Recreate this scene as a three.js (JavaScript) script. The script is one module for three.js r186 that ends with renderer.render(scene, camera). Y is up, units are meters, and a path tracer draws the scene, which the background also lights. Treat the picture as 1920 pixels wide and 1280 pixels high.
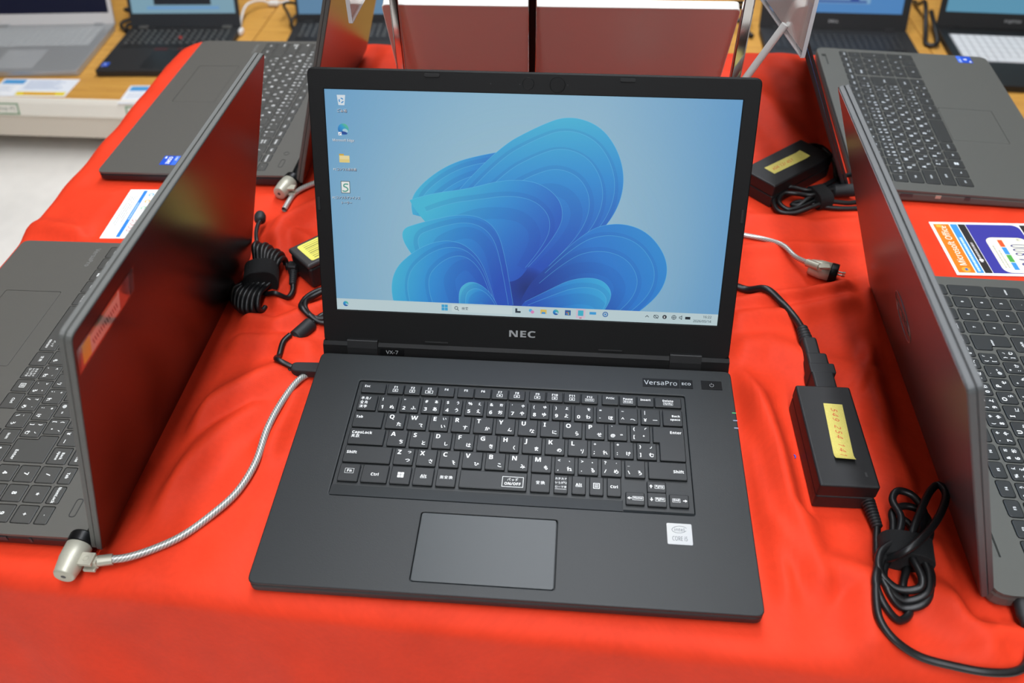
import * as THREE from 'three';
import { mergeGeometries } from 'three/addons/utils/BufferGeometryUtils.js';
import { RoundedBoxGeometry } from 'three/addons/geometries/RoundedBoxGeometry.js';
import { RectAreaLightUniformsLib } from 'three/addons/lights/RectAreaLightUniformsLib.js';
import { FontLoader } from 'three/addons/loaders/FontLoader.js';
import { TextGeometry } from 'three/addons/geometries/TextGeometry.js';
import { ImprovedNoise } from 'three/addons/math/ImprovedNoise.js';

// ---------------------------------------------------------------- camera, exposure, lights
// y = 0 is the top of the red table; the shop floor lies 0.55 m below it.
const scene = new THREE.Scene();
scene.background = new THREE.Color(0x000000);
const camera = new THREE.PerspectiveCamera(45.177, 1.5, 0.05, 40);
camera.rotation.order = 'YXZ';
camera.position.set(0.0371, 0.5511, 0.5204);
camera.rotation.set(-0.7666, 0.0893, -0.0163);
camera.focus = 0.71;
camera.userData.fStop = 6.0;
scene.add(camera);

const renderer = new THREE.WebGLRenderer({ antialias: true });
renderer.toneMapping = THREE.LinearToneMapping;
renderer.toneMappingExposure = 1.0;
renderer.shadowMap.enabled = true;
RectAreaLightUniformsLib.init();

const FLOOR = -0.55, CEIL = 2.15;
// rows of long LED battens under the shop ceiling: [x, z, width along x, length along z]
const BATTENS = [];
for (const z of [-2.9, -1.3, 0.3, 1.9, 3.5]) for (const x of [-0.13, 0.19]) BATTENS.push([x, z, 0.14, 1.3]);
const BATTEN_RADIANCE = 27.5;

// ---------------------------------------------------------------- helpers
let seed = 7;
const rnd = () => { seed = (seed * 1664525 + 1013904223) >>> 0; return seed / 4294967296; };
const noise = new ImprovedNoise();
const V = (x, y, z) => new THREE.Vector3(x, y, z);
const mm = 0.001;
const used = new Map();
const numbered = (n) => { const k = used.get(n) ?? 0; used.set(n, k + 1); return k ? n + '_' + String(k).padStart(3, '0') : n; };
function tag(o, label, category, group, kind) {
  if (label) o.userData.label = label;
  if (category) o.userData.category = category;
  if (group) o.userData.group = group;
  if (kind) o.userData.kind = kind;
  return o;
}
function thing(name, label, category, group) {
  const g = new THREE.Group(); g.name = numbered(name); scene.add(g);
  return tag(g, label, category, group);
}
function part(parent, name, geo, mat, label) {
  const m = new THREE.Mesh(geo, mat); m.name = name; m.castShadow = m.receiveShadow = true; parent.add(m);
  if (label) m.userData.label = label;
  return m;
}
function single(name, geo, mat, label, category, group) {
  const m = part(scene, numbered(name), geo, mat); return tag(m, label, category, group);
}
function structure(name, geo, mat, label) {
  const m = part(scene, name, geo, mat); return tag(m, label, null, null, 'structure');
}
const box = (w, h, d, x = 0, y = 0, z = 0) => new THREE.BoxGeometry(w, h, d).translate(x, y, z);
const rbox = (w, h, d, r, x = 0, y = 0, z = 0, s = 2) => new RoundedBoxGeometry(w, h, d, s, r).translate(x, y, z);
// polygon helpers: points are [x, z] seen from above
const rect = (x0, x1, z0, z1) => [[x0, z0], [x1, z0], [x1, z1], [x0, z1]];
function roundPoly(pts, r, n = 2) {
  const out = [], N = pts.length;
  for (let i = 0; i < N; i++) {
    const p = pts[i], a = pts[(i + N - 1) % N], b = pts[(i + 1) % N];
    const la = Math.hypot(a[0] - p[0], a[1] - p[1]), lb = Math.hypot(b[0] - p[0], b[1] - p[1]);
    const k = Math.min(r, la * 0.49, lb * 0.49);
    const A = [p[0] + (a[0] - p[0]) / la * k, p[1] + (a[1] - p[1]) / la * k], B = [p[0] + (b[0] - p[0]) / lb * k, p[1] + (b[1] - p[1]) / lb * k];
    for (let j = 0; j <= n; j++) {
      const t = j / n, u = 1 - t;
      out.push([u * u * A[0] + 2 * u * t * p[0] + t * t * B[0], u * u * A[1] + 2 * u * t * p[1] + t * t * B[1]]);
    }
  }
  return out;
}
const area = (p) => p.reduce((s, a, i) => { const b = p[(i + 1) % p.length]; return s + a[0] * b[1] - b[0] * a[1]; }, 0) / 2;
const cw = (p) => (area(p) > 0 ? p.slice().reverse() : p);
function inset(p, d) {                                       // p turns clockwise in (x, z)
  const N = p.length, n = p.map((a, i) => { const b = p[(i + 1) % N], l = Math.hypot(b[0] - a[0], b[1] - a[1]) || 1; return [(b[1] - a[1]) / l, -(b[0] - a[0]) / l]; });
  return p.map((a, i) => { const u = n[(i + N - 1) % N], w = n[i], k = Math.max(0.3, 1 + u[0] * w[0] + u[1] * w[1]); return [a[0] + (u[0] + w[0]) / k * d, a[1] + (u[1] + w[1]) / k * d]; });
}
// a key cap: straight skirt, one bevel, flat top; uv from (x, z) through uvOf
function capGeo(poly, bevel, yb, yt, uvOf) {
  const o = cw(poly), t = inset(o, bevel), ym = yt - bevel * 0.8, N = o.length, P = [], U = [];
  const put = (p, y) => { P.push(p[0], y, p[1]); const q = uvOf ? uvOf(p[0], p[1]) : [0, 0]; U.push(q[0], q[1]); };
  for (let i = 0; i < N; i++) {
    const j = (i + 1) % N;
    put(o[i], yb); put(o[j], yb); put(o[j], ym); put(o[i], yb); put(o[j], ym); put(o[i], ym);
    put(o[i], ym); put(o[j], ym); put(t[j], yt); put(o[i], ym); put(t[j], yt); put(t[i], yt);
  }
  for (const f of THREE.ShapeUtils.triangulateShape(t.map((a) => new THREE.Vector2(a[0], a[1])), [])) {
    const [a, b, c] = f.map((k) => t[k]), s = (b[0] - a[0]) * (c[1] - a[1]) - (b[1] - a[1]) * (c[0] - a[0]);
    for (const q of s < 0 ? [a, b, c] : [a, c, b]) put(q, yt);
  }
  const g = new THREE.BufferGeometry();
  g.setAttribute('position', new THREE.Float32BufferAttribute(P, 3));
  g.setAttribute('uv', new THREE.Float32BufferAttribute(U, 2));
  g.computeVertexNormals();
  return g;
}
// a plate lying flat: outline and holes as [x, z] polygons, y from y0 to y0 + h, bevelled edges
function slab(poly, h, bevel = 0, holes = [], y0 = 0, seg = 2) {
  const path = (p) => p.map((a) => new THREE.Vector2(a[0], -a[1]));
  const o = bevel ? inset(cw(poly), bevel) : poly;
  const s = new THREE.Shape(path(o));
  for (const hl of holes) s.holes.push(new THREE.Path(path(bevel ? inset(cw(hl), -bevel) : hl)));
  const g = new THREE.ExtrudeGeometry(s, { depth: h - 2 * bevel, bevelEnabled: bevel > 0, bevelSize: bevel, bevelThickness: bevel, bevelSegments: seg, curveSegments: 4 });
  return g.rotateX(-Math.PI / 2).translate(0, y0 + bevel, 0);
}
// the same standing up: outline as [x, y], z from z0 to z0 + d
function panel(poly, d, bevel = 0, holes = [], z0 = 0, seg = 2) {
  return slab(poly.map((p) => [p[0], -p[1]]), d, bevel, holes.map((h) => h.map((p) => [p[0], -p[1]])), 0, seg).rotateX(Math.PI / 2).translate(0, 0, z0);
}
// a bar along x with the profile [[y, z], ...]
function barX(profile, x0, x1) {
  const s = new THREE.Shape(profile.map((p) => new THREE.Vector2(p[1], p[0])));
  return new THREE.ExtrudeGeometry(s, { depth: x1 - x0, bevelEnabled: false }).rotateY(-Math.PI / 2).translate(x1, 0, 0);
}
const curve = (pts, closed = false, tension = 0.5) => new THREE.CatmullRomCurve3(pts.map((p) => V(...p)), closed, 'centripetal', tension);
const tube = (pts, r, seg, rad = 8, closed = false) => new THREE.TubeGeometry(curve(pts, closed), seg ?? Math.max(12, pts.length * 8), r, rad, closed);
function rod(a, b, r0, r1 = r0, rad = 16) {
  const A = V(...a), B = V(...b), d = B.clone().sub(A), g = new THREE.CylinderGeometry(r1, r0, d.length(), rad);
  g.applyQuaternion(new THREE.Quaternion().setFromUnitVectors(V(0, 1, 0), d.clone().normalize()));
  return g.translate((A.x + B.x) / 2, (A.y + B.y) / 2, (A.z + B.z) / 2);
}
// turned profile [[radius, along], ...] from a towards b
function turned(a, b, profile, rad = 24) {
  const A = V(...a), B = V(...b), d = B.clone().sub(A).normalize();
  const g = new THREE.LatheGeometry(profile.map((p) => new THREE.Vector2(p[0], p[1])), rad);
  return g.applyQuaternion(new THREE.Quaternion().setFromUnitVectors(V(0, 1, 0), d)).translate(A.x, A.y, A.z);
}
const merged = (...g) => mergeGeometries(g.map((x) => (x.index ? x.toNonIndexed() : x)).map((x) => { for (const k of Object.keys(x.attributes)) if (!['position', 'normal', 'uv'].includes(k)) x.deleteAttribute(k); return x; }));
const std = (color, roughness = 0.6, metalness = 0, more = {}) => new THREE.MeshPhysicalMaterial({ color, roughness, metalness, ...more });

function canvas(w, h, draw) { const c = document.createElement('canvas'); c.width = w; c.height = h; draw(c.getContext('2d'), w, h); return c; }
function texture(c, srgb = true) { const t = new THREE.CanvasTexture(c); if (srgb) t.colorSpace = THREE.SRGBColorSpace; t.anisotropy = 8; return t; }
// grain: layered noise as a grey texture
function grain(size, layers, lo, hi) {
  const d = new Uint8Array(size * size * 4);
  for (let y = 0; y < size; y++) for (let x = 0; x < size; x++) {
    let s = 0, w = 0;
    for (const [f, a] of layers) {                                         // tiles: noise on a torus
      const u = x / size * Math.PI * 2, v = y / size * Math.PI * 2, R = f / (Math.PI * 2);
      s += a * noise.noise(Math.cos(u) * R + 11.3, Math.sin(u) * R + Math.cos(v) * R * 1.01, Math.sin(v) * R + f * 3.7); w += a;
    }
    const k = Math.max(0, Math.min(255, lo + (hi - lo) * (0.5 + s / w * 0.9))), i = (y * size + x) * 4;
    d[i] = d[i + 1] = d[i + 2] = k; d[i + 3] = 255;
  }
  const t = new THREE.DataTexture(d, size, size); t.wrapS = t.wrapT = THREE.RepeatWrapping; t.magFilter = THREE.LinearFilter; t.needsUpdate = true;
  return t;
}
const font = await new FontLoader().loadAsync('fonts/droid/droid_sans_bold.typeface.json');
const fontR = await new FontLoader().loadAsync('fonts/droid/droid_sans_regular.typeface.json');
function letters(str, size, depth = 0.0002, stretch = 1, f = font) {          // raised lettering, centred, facing +z
  const g = new TextGeometry(str, { font: f, size, depth, curveSegments: 3, bevelEnabled: false });
  g.computeBoundingBox(); const b = g.boundingBox;
  return g.translate(-(b.min.x + b.max.x) / 2, -(b.min.y + b.max.y) / 2, 0).scale(stretch, 1, 1);
}

// ---------------------------------------------------------------- strokes for Japanese characters, each on a 10 x 10 field
const STROKES = {
  あ: '1.5,2.5 7.5,2.2|4,0.5 4,6 4.8,9|6.2,3.8 4.8,7.5 2.2,9 1.2,7.5 3,5.2 6.5,4.8 8.8,6.5 8,8.8 6,9.6', い: '1.5,2 1.8,6.5 3,8.5 4,7|7,2.5 8.5,4.5 8.8,6.5',
  う: '3.5,0.8 6.5,1.8|2,4.2 5.5,3.2 7.8,4.5 7.2,7.5 4,9.8', え: '3.8,0.7 6.3,1.6|2.2,3.8 7,3.4 1.5,9.4 4.8,6.3 6,9 8.8,9.2',
  お: '1,3 6,2.7|3.5,.8 3.5,8.8 1.5,8 2.5,6.2 6,4.8 8.5,6.2 8,8.5 5.5,9.3|7.2,1.5 9,3.2', か: '1,3.2 6,3 6,7 5,9.2 3.8,8|3.5,.8 3,5 1.2,9.2|7.5,2 9.2,5',
  き: '2,2.3 7.5,1.8|1.8,4.5 8,4|3.8,.6 7.2,6.8|3,7.2 3.2,8.8 7.2,9.3', く: '7,.8 2.5,4.8 7.2,9.2', け: '2,1 1.5,5 2.2,9 3,6.8|4.2,3.2 9,3|7,.8 7,6 5.2,9.4',
  こ: '2.5,1.8 7.5,1.8 6,3|2,6.5 2.8,8.8 8.2,8.8', さ: '1.5,3 8,2.4|4.2,.6 7.5,6|2.8,6.5 3.2,8.8 7,9.3', し: '3,.8 2.8,7 4.5,9.2 8.2,6.8',
  す: '1,2.5 9,2.3|5.5,.6 5.6,5 4.5,6.2 3.5,5 5.2,4 5.8,6.8 4,9.5', せ: '1,4.2 9,3.6|6.8,1 6.8,5.5 5.8,6|3.2,1.5 3.2,7.5 4.5,9 8,8.8', そ: '2.5,1.2 7.2,1 2.2,5 8.8,4.2 5,6 4.8,8.5 7.2,9.4',
  た: '1,2.6 5.8,2.4|3.6,.6 1.4,9.2|5.2,4.8 8.5,4.6|5,7.2 5.8,9 9,8.8', ち: '1.5,2.8 8.2,2.4|4.2,.6 2.8,6 6.5,4.8 8.2,6.8 6.8,9 3.5,9.5', つ: '1,4 5.5,2.5 8.8,4.2 7.8,7 4,8.6',
  て: '1.2,2.2 8.8,1.8 5,5 5.2,8 7.5,9.2', と: '3,1 4,4.5|8,3 3,6 2.5,8.5 4.5,9.3 8.2,9', な: '1,2.6 5,2.4|3.2,.6 1.2,6|7,1.8 9,3.6|6.5,4 6.6,8.4 4.6,9.2 4,7.8 6,7.2 8.8,9',
  に: '2,1 1.5,5 2.2,9 3,7|5,2.5 8.5,2.4|4.8,6.8 5.4,8.6 9,8.5', ぬ: '2,2 3.5,7.8|5.5,1 4.5,6 2.2,8.2 1,6 4,3.2 7.5,3.6 8.8,6.5 7,9.2 6,7.8 7.5,7.4 9.4,9',
  ね: '2.8,.6 2.8,9.5|1,3 4,2.7 1,7.8 5.5,3.4 8.2,4 8.4,8 6.6,9.2 5.8,8 7.5,7.5 9.4,9', の: '5.2,2.2 4.2,7 2.4,8.2 1,6 3,2.8 6.5,2 9,4.8 8,8 5.5,9.2',
  は: '2,1 1.5,5 2.2,9 3,7|4.4,3.2 9,3|7,.8 7,8.2 5.2,9.2 4.6,7.8 6.5,7.2 9.2,9', ひ: '1,2.4 4,1.8 1.8,6 3.5,9 6.2,8 7.2,2 9.2,5.6', ふ: '4,1 6,2.2 4.6,4.2 5.8,7 4,9|1,8.2 2.4,6|7.8,5.8 9.2,8',
  へ: '1,6 4,3.2 9.2,7.8', ほ: '2,1 1.5,5 2.2,9 3,7|4.6,1.8 9,1.6|4.6,4.4 9,4.2|7,1.8 7,8.2 5.2,9.2 4.6,7.8 6.5,7.2 9.2,9', ま: '2,2.4 8.2,2.2|2.2,4.8 8,4.6|5.2,.6 5.2,8.2 3.2,9.2 2.4,7.8 4.6,7.2 8,9',
  み: '2,1.6 5.5,1.4 2.6,8.4 1,7.6 2.6,5.8 9.2,7.4|7.4,4 7,7 5.2,9.4', む: '1,3 6,2.7|3.2,.6 3.2,6 2,7 1.4,5.6 3,5 3.2,8.6 5,9.3 8,9 8.2,7|7.4,2.6 9,4.4',
  め: '2,2 3.6,7.8|5.8,1 4.4,6.4 2.2,8.2 1,6 4,3.2 7.6,3.6 9,6.2 7.8,8.6 5.4,9.4', も: '4.4,.6 3.6,7 5,9.2 7.8,8.6 7.6,6|1.8,3 6.6,2.8|1.6,5.6 6.2,5.4',
  や: '1,4.8 6.5,2.4 9,3.8 7.6,6 5.6,5.6|5,.6 6,2|2.6,1.8 5.2,9.4', ゆ: '1.8,2 1.6,7.4 3,4 6.5,2.2 9,4.4 7.8,7 4.8,6.4|5.8,.6 6,6 4.2,9.4', よ: '5,3.4 8.4,3.2|5,.6 5,8 3.2,9.2 2,8 4.2,7 8.6,9.2',
  ら: '3.6,.8 6,1.8|3,3 2.4,6.8 6,4.8 8.2,6.6 7,8.8 3.8,9.6', り: '3,1 2.6,4.6 3.6,3.8|7,.8 7.2,5.6 5,9.4', る: '2.6,1.2 7.2,1 2,6.2 6,4.4 8.4,6.4 7.6,8.8 5,9.4 3.6,8.4 5,7.6 6.4,9',
  れ: '2.8,.6 2.8,9.5|1,3 4,2.7 1,7.8 5.8,3 7.2,4 6.8,8.6 9.2,8.2', ろ: '2.6,1.2 7.2,1 2,6.2 6,4.4 8.4,6.4 7.6,8.8 4.2,9.5', わ: '2.8,.6 2.8,9.5|1,3 4,2.7 1,7.8 6,3.4 9,5.4 7.8,8.4 5.4,9.2',
  を: '1.6,2.4 8,2.2|4.6,.6 2,5.6 5,4.6 5.4,7|8.8,4.2 3.6,6.6 3.6,8.8 8,9.2', ん: '5,.8 1.2,9.2 4,5.6 5.4,6.2 6,9 9,6.6', が: '1,3.2 6,3 6,7 5,9.2 3.8,8|3.5,.8 3,5 1.2,9.2|7,3 8.4,5.4|8,.6 8.8,1.8|9.2,.2 10,1.4',
  ご: '2,2.2 6.5,2.2 5,3.4|1.5,6.5 2.3,8.8 7.7,8.8|7.6,.6 8.4,1.8|9,.2 9.8,1.4', 'ー': '1,5 9,5', '「': '9,1 5,1 5,6', '」': '1,9 5,9 5,4', '、': '3,6 5,8.4', '。': '3,6 4.6,7 3,8.4 1.8,7 3,6', '゛': '2,2 3.4,4|4.6,1.4 6,3.4', '゜': '3,1.4 4.4,2.8 3,4.2 1.6,2.8 3,1.4', '・': '4.4,4.6 5.6,5.4 4.6,5.6',
};
const STRAIGHT = {
  カ: '1.5,3.2 8,3.2 7.5,9 5.8,8.2|4.8,.8 4.4,5 1.5,9.2', タ: '4,.8 1.5,5.2|3.8,2.4 8.2,2.4 6,7 2,9.6|3.4,4.6 6.6,6.4', ナ: '1,3.6 9,3.6|5.4,.8 5.4,5 2.4,9.4', ロ: '2,2 8,2 8,8.5 2,8.5 2,2', マ: '1,2 9,2 5,6.6|3.4,5 6.2,8.2',
  パ: '3.2,3 1.2,8.4|5.4,3 8.6,8.4|7.6,1 8.6,1.8 7.6,2.6 6.8,1.8 7.6,1', ッ: '2.6,4.4 3.4,6|5,4 5.6,5.6|8,4.2 7,7.4 4,9', ド: '3.4,.8 3.4,9.4|3.4,4 7.4,6|6,1 6.8,2.4|7.6,.6 8.4,2', ソ: '2,2 3,4.4|8,1.6 6.6,6 3,9.2', フ: '1.6,2 8.4,2 7,6 3,9.4',
  ル: '3.4,1.4 3.2,6 1,9.2|6,1 6,9 9,6', ア: '1.4,1.8 8.8,1.8 6.4,4.4|5,3.6 4.6,7 2.4,9.4', ン: '2,2 4,3.6|2,8.8 5,8 8.8,3', イ: '8,1 5,4 1.4,6|5.4,3.8 5.4,9.4', ス: '2,2 7.8,2 5.6,6 1.6,9.2|5.2,6 8.8,9.2', ト: '3.4,.8 3.4,9.4|3.4,4 7.8,6.2', コ: '2,2 8,2 8,8.8|2,8.8 8,8.8', ラ: '2.4,1.4 7.6,1.4|1.6,3.8 8.4,3.8 7,7 3.4,9.4',
  半: '3,.8 3.6,2.6|7,.8 6.4,2.6|1.5,3.6 8.5,3.6|1,6 9,6|5,.6 5,9.6', 角: '4,.5 2,3|4,1.2 7,1.2 6,2.6|2.6,2.8 8,2.8 8,9.4 7,9|2.6,2.8 2.4,7 1.4,9.5|2.6,5 8,5|2.6,7 8,7|5.2,2.8 5.2,9', 全: '5,.5 1,4.2|5,.5 9,4.2|3,4.6 7,4.6|3,6.8 7,6.8|1.5,9.2 8.5,9.2|5,4.6 5,9.2',
  漢: '1.2,1.2 2.4,2|.8,3.8 2,4.6|.8,9.2 2.6,6|3.4,2 9.2,2|5,.8 5,3.2|7.4,.8 7.4,3.2|4.2,3.6 8.4,3.6 8.4,5.4 4.2,5.4 4.2,3.6|6.3,3.6 6.3,7|3.6,7 9,7|6.2,7 3.4,9.6|6.4,7 9.2,9.6', 字: '5,.4 5,1.6|1.4,3 1.4,1.8 8.6,1.8 8.6,3|3,3.6 7,3.6 5.2,5|5.2,5 5.2,9.4 4,9|1,6.2 9,6.2',
  英: '1,2 9,2|3.4,.8 3.4,3.2|6.6,.8 6.6,3.2|2.6,4.4 7.4,4.4 7.4,6.8|2.6,4.4 2.6,6.8|.8,6.8 9.2,6.8|5,3.6 5,6.8 1.4,9.6|5.2,6.8 8.8,9.6', 数: '1,2.8 5.4,2.8|3.2,.8 3.2,4.6|1.6,1 2.2,2.2|4.8,1 4.2,2.2|1,6.2 5.6,6.2|3,5 1.6,7.8 4.6,9.6|4.4,6.2 1,9.6|6.8,.8 5.6,4|6.4,2.8 9.4,2.8|8.4,2.8 5.6,9.6|6.4,4.4 9.4,9.6',
  無: '3,.6 1.4,2.8|2.6,1.8 9,1.8|.8,4.6 9.2,4.6|1.2,7 8.8,7|3,2 3,7|5,2 5,7|7,2 7,7|1.8,8 1,9.6|3.8,8 4,9.4|6,8 6.4,9.4|8,8 9,9.6', 変: '5,.5 5,1.8|1,2 9,2|4,2 3.4,5|6,2 6,5|2.2,3 1,4.6|7.8,3 9,4.6|4.4,5 2,7.4|3.6,6 7.6,6 2,9.6|3.8,7 8.4,9.6',
  換: '1,2.6 3.8,2.6|2.5,.8 2.5,9.2 1.6,8.6|1,6.2 3.8,5.2|5.6,.6 4.4,2.6|5.4,1.4 7.6,1.4 6.8,2.8|4.8,3 9,3 9,6|4.8,3 4.8,6|6.2,3 5.6,5|7.6,3 8,5|4,6.6 9.6,6.6|6.8,5 6.6,6.6 4,9.6|7,6.6 9.6,9.6',
  箱: '2.6,.6 1.4,2.4|2.4,1.4 4.6,1.4|6.6,.6 5.6,2.4|6.4,1.4 9,1.4|1,4.4 4.8,4.4|3,2.8 3,9.6|3,4.6 1,7.8|3.2,5 4.6,6.6|5.6,3.4 9,3.4 9,9.4 5.6,9.4 5.6,3.4|5.6,5.4 9,5.4|5.6,7.4 9,7.4', 検: '1,3 4,3|2.5,.6 2.5,9.6|2.5,3.4 1,7|2.7,4 4,6|6.6,.6 4.2,3.2|6.6,.6 9.4,3.2|5.4,3.2 8,3.2|5,4.4 8.6,4.4 8.6,6.4 5,6.4 5,4.4|6.8,3.2 6.8,6.4 4.4,9.6|7,6.6 9.4,9.6',
  索: '5,.4 5,2.6|1.6,1.4 8.4,1.4|1.4,4 1.4,2.6 8.6,2.6 8.6,4|4.6,3.4 3,5 5.4,5.4 3,7|3,7 7.4,6.6|5,6.8 5,9.6|3.2,7.8 1.8,9.2|6.8,7.8 8.4,9.2', 展: '1.8,1 8.6,1 8.6,3 1.8,3|1.8,1 1.8,6 1,9.6|3,4.6 9,4.6|4.4,3.4 4.4,6.4|7,3.4 7,6.4|2.4,6.4 9.4,6.4|4,6.4 4,9.4 6,8.6|5.6,6.4 9.4,9.6', 示: '2.6,1.6 7.4,1.6|1,4 9,4|5,4 5,9.4 4,9|2.8,5.8 1.4,8.4|7.2,5.8 8.8,8.4', 用: '2,1.2 8.4,1.2 8.4,9.4 7.4,9|2,1.2 2,7 1.2,9.6|2,3.8 8.4,3.8|2,6.4 8.4,6.4|5.2,1.2 5.2,9.2', 円: '1.6,1.6 8.4,1.6 8.4,9.4 7.4,9|1.6,1.6 1.6,9.6|1.6,5 8.4,5|5,1.6 5,5',
};
function glyphPath(g, def, x, y, s, smooth) {
  for (const st of def.split('|')) {
    const p = st.split(' ').map((q) => q.split(',').map(Number)).map(([a, b]) => [x + a * s / 10, y + b * s / 10]);
    g.beginPath(); g.moveTo(...p[0]);
    if (!smooth || p.length < 3) for (const q of p.slice(1)) g.lineTo(...q);
    else { for (let i = 1; i < p.length - 2; i++) g.quadraticCurveTo(...p[i], (p[i][0] + p[i + 1][0]) / 2, (p[i][1] + p[i + 1][1]) / 2); g.quadraticCurveTo(...p[p.length - 2], ...p[p.length - 1]); }
    g.stroke();
  }
}
// writes str with its left (or middle) at x and its middle line at y; size = height of a Japanese character or about the font size
function write(g, str, x, y, size, { align = 'left', bold = true, weight = 0.12, wide = 1, color } = {}) {
  if (color) g.fillStyle = g.strokeStyle = color;
  g.lineCap = g.lineJoin = 'round'; g.textBaseline = 'middle'; g.textAlign = 'left';
  g.font = (bold ? 'bold ' : '') + size + 'px sans-serif';
  const isJ = (c) => STROKES[c] || STRAIGHT[c];
  const w = (c) => (isJ(c) ? size * 0.98 : g.measureText(c).width) * wide;
  let total = 0; for (const c of str) total += w(c);
  let px = align === 'center' ? x - total / 2 : align === 'right' ? x - total : x;
  for (const c of str) {
    g.save(); g.translate(px, y); g.scale(wide, 1);
    const d = isJ(c);
    if (d) { g.lineWidth = size * weight * (STRAIGHT[c] && d.length > 100 ? 0.75 : 1); glyphPath(g, d, 0, -size * 0.5, size * 0.94, !!STROKES[c]); } else g.fillText(c, 0, size * 0.04);
    g.restore(); px += w(c);
  }
  return total;
}

// ---------------------------------------------------------------- the shop: floor, walls, ceiling, ceiling battens
const wallMat = std(0x77746f, 0.9), ceilMat = std(0xd8d7d3, 0.95);
const floorTone = grain(256, [[6, 1], [18, 0.6], [60, 0.5]], 232, 252); floorTone.repeat.set(6, 6); floorTone.colorSpace = THREE.SRGBColorSpace;
const floorMat = std(0xfaf6ee, 0.45, 0, { map: floorTone });
const RX = 5, RZ0 = -6, RZ1 = 6, T = 0.1, rw = 2 * RX, rd = RZ1 - RZ0, zc = (RZ0 + RZ1) / 2, rh = CEIL - FLOOR, yc = (CEIL + FLOOR) / 2;
structure('floor', box(rw, T, rd, 0, FLOOR - T / 2, zc), floorMat, 'off-white speckled shop floor');
structure('ceiling', box(rw, T, rd, 0, CEIL + T / 2, zc), ceilMat, 'pale ceiling over the shop');
structure('wall_back', box(rw, rh, T, 0, yc, RZ0 - T / 2), wallMat, 'pale wall behind the display counters');
structure('wall_front', box(rw, rh, T, 0, yc, RZ1 + T / 2), wallMat, 'pale wall behind the viewer');
structure('wall_left', box(T, rh, rd, -RX - T / 2, yc, zc), wallMat, 'pale side wall of the shop');
structure('wall_right', box(T, rh, rd, RX + T / 2, yc, zc), wallMat, 'pale side wall of the shop');
const battenBody = std(0xeeeeea, 0.5), battenGlow = new THREE.MeshStandardMaterial({ color: 0xffffff, emissive: 0xf6faff, emissiveIntensity: 3 });
for (const [x, z, l, w] of BATTENS) {
  const b = thing('ceiling_batten', `white LED batten under the ceiling, ${['farthest', 'fourth nearest', 'third nearest', 'second nearest', 'nearest'][Math.round((z + 2.9) / 1.6)]} row, ${x < 0 ? 'of the line nearer the black laptops' : 'of the line nearer the grey laptops'}`, 'ceiling lamp', 'ceiling battens');
  b.position.set(x, CEIL, z);
  part(b, 'housing', box(l + 0.04, 0.05, w + 0.03, 0, -0.025, 0), battenBody);
  part(b, 'diffuser', box(l, 0.012, w, 0, -0.056, 0), battenGlow);
  const a = new THREE.RectAreaLight(0xf3f8ff, BATTEN_RADIANCE, l, w); a.name = 'batten_light'; a.position.set(0, -0.064, 0); a.rotation.x = -Math.PI / 2; a.castShadow = true; b.add(a);
}

// ---------------------------------------------------------------- the red table
const TX0 = -0.568, TX1 = 0.606, TZ0 = -0.69;
const frontEdge = (x) => 0.2225 + (x + 0.2) * 0.038;                            // the table stands a little askew to the laptops
{
  const t = thing('display_table', 'low display table hidden under the red cloth', 'table');
  const top = [[TX0 + 0.012, TZ0 + 0.012], [TX1 - 0.012, TZ0 + 0.012], [TX1 - 0.012, frontEdge(TX1) - 0.02], [TX0 + 0.012, frontEdge(TX0) - 0.02]];
  const wood = std(0x9a8468, 0.7);
  part(t, 'table_top', slab(top, 0.03, 0.002, [], -0.036), wood);
  for (const [x, z] of [[TX0 + 0.06, TZ0 + 0.06], [TX1 - 0.06, TZ0 + 0.06], [TX1 - 0.06, 0.15], [TX0 + 0.06, 0.13]]) part(t, 'leg', box(0.04, -FLOOR - 0.036, 0.04, x, (FLOOR - 0.036) / 2, z), wood);
}
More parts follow.
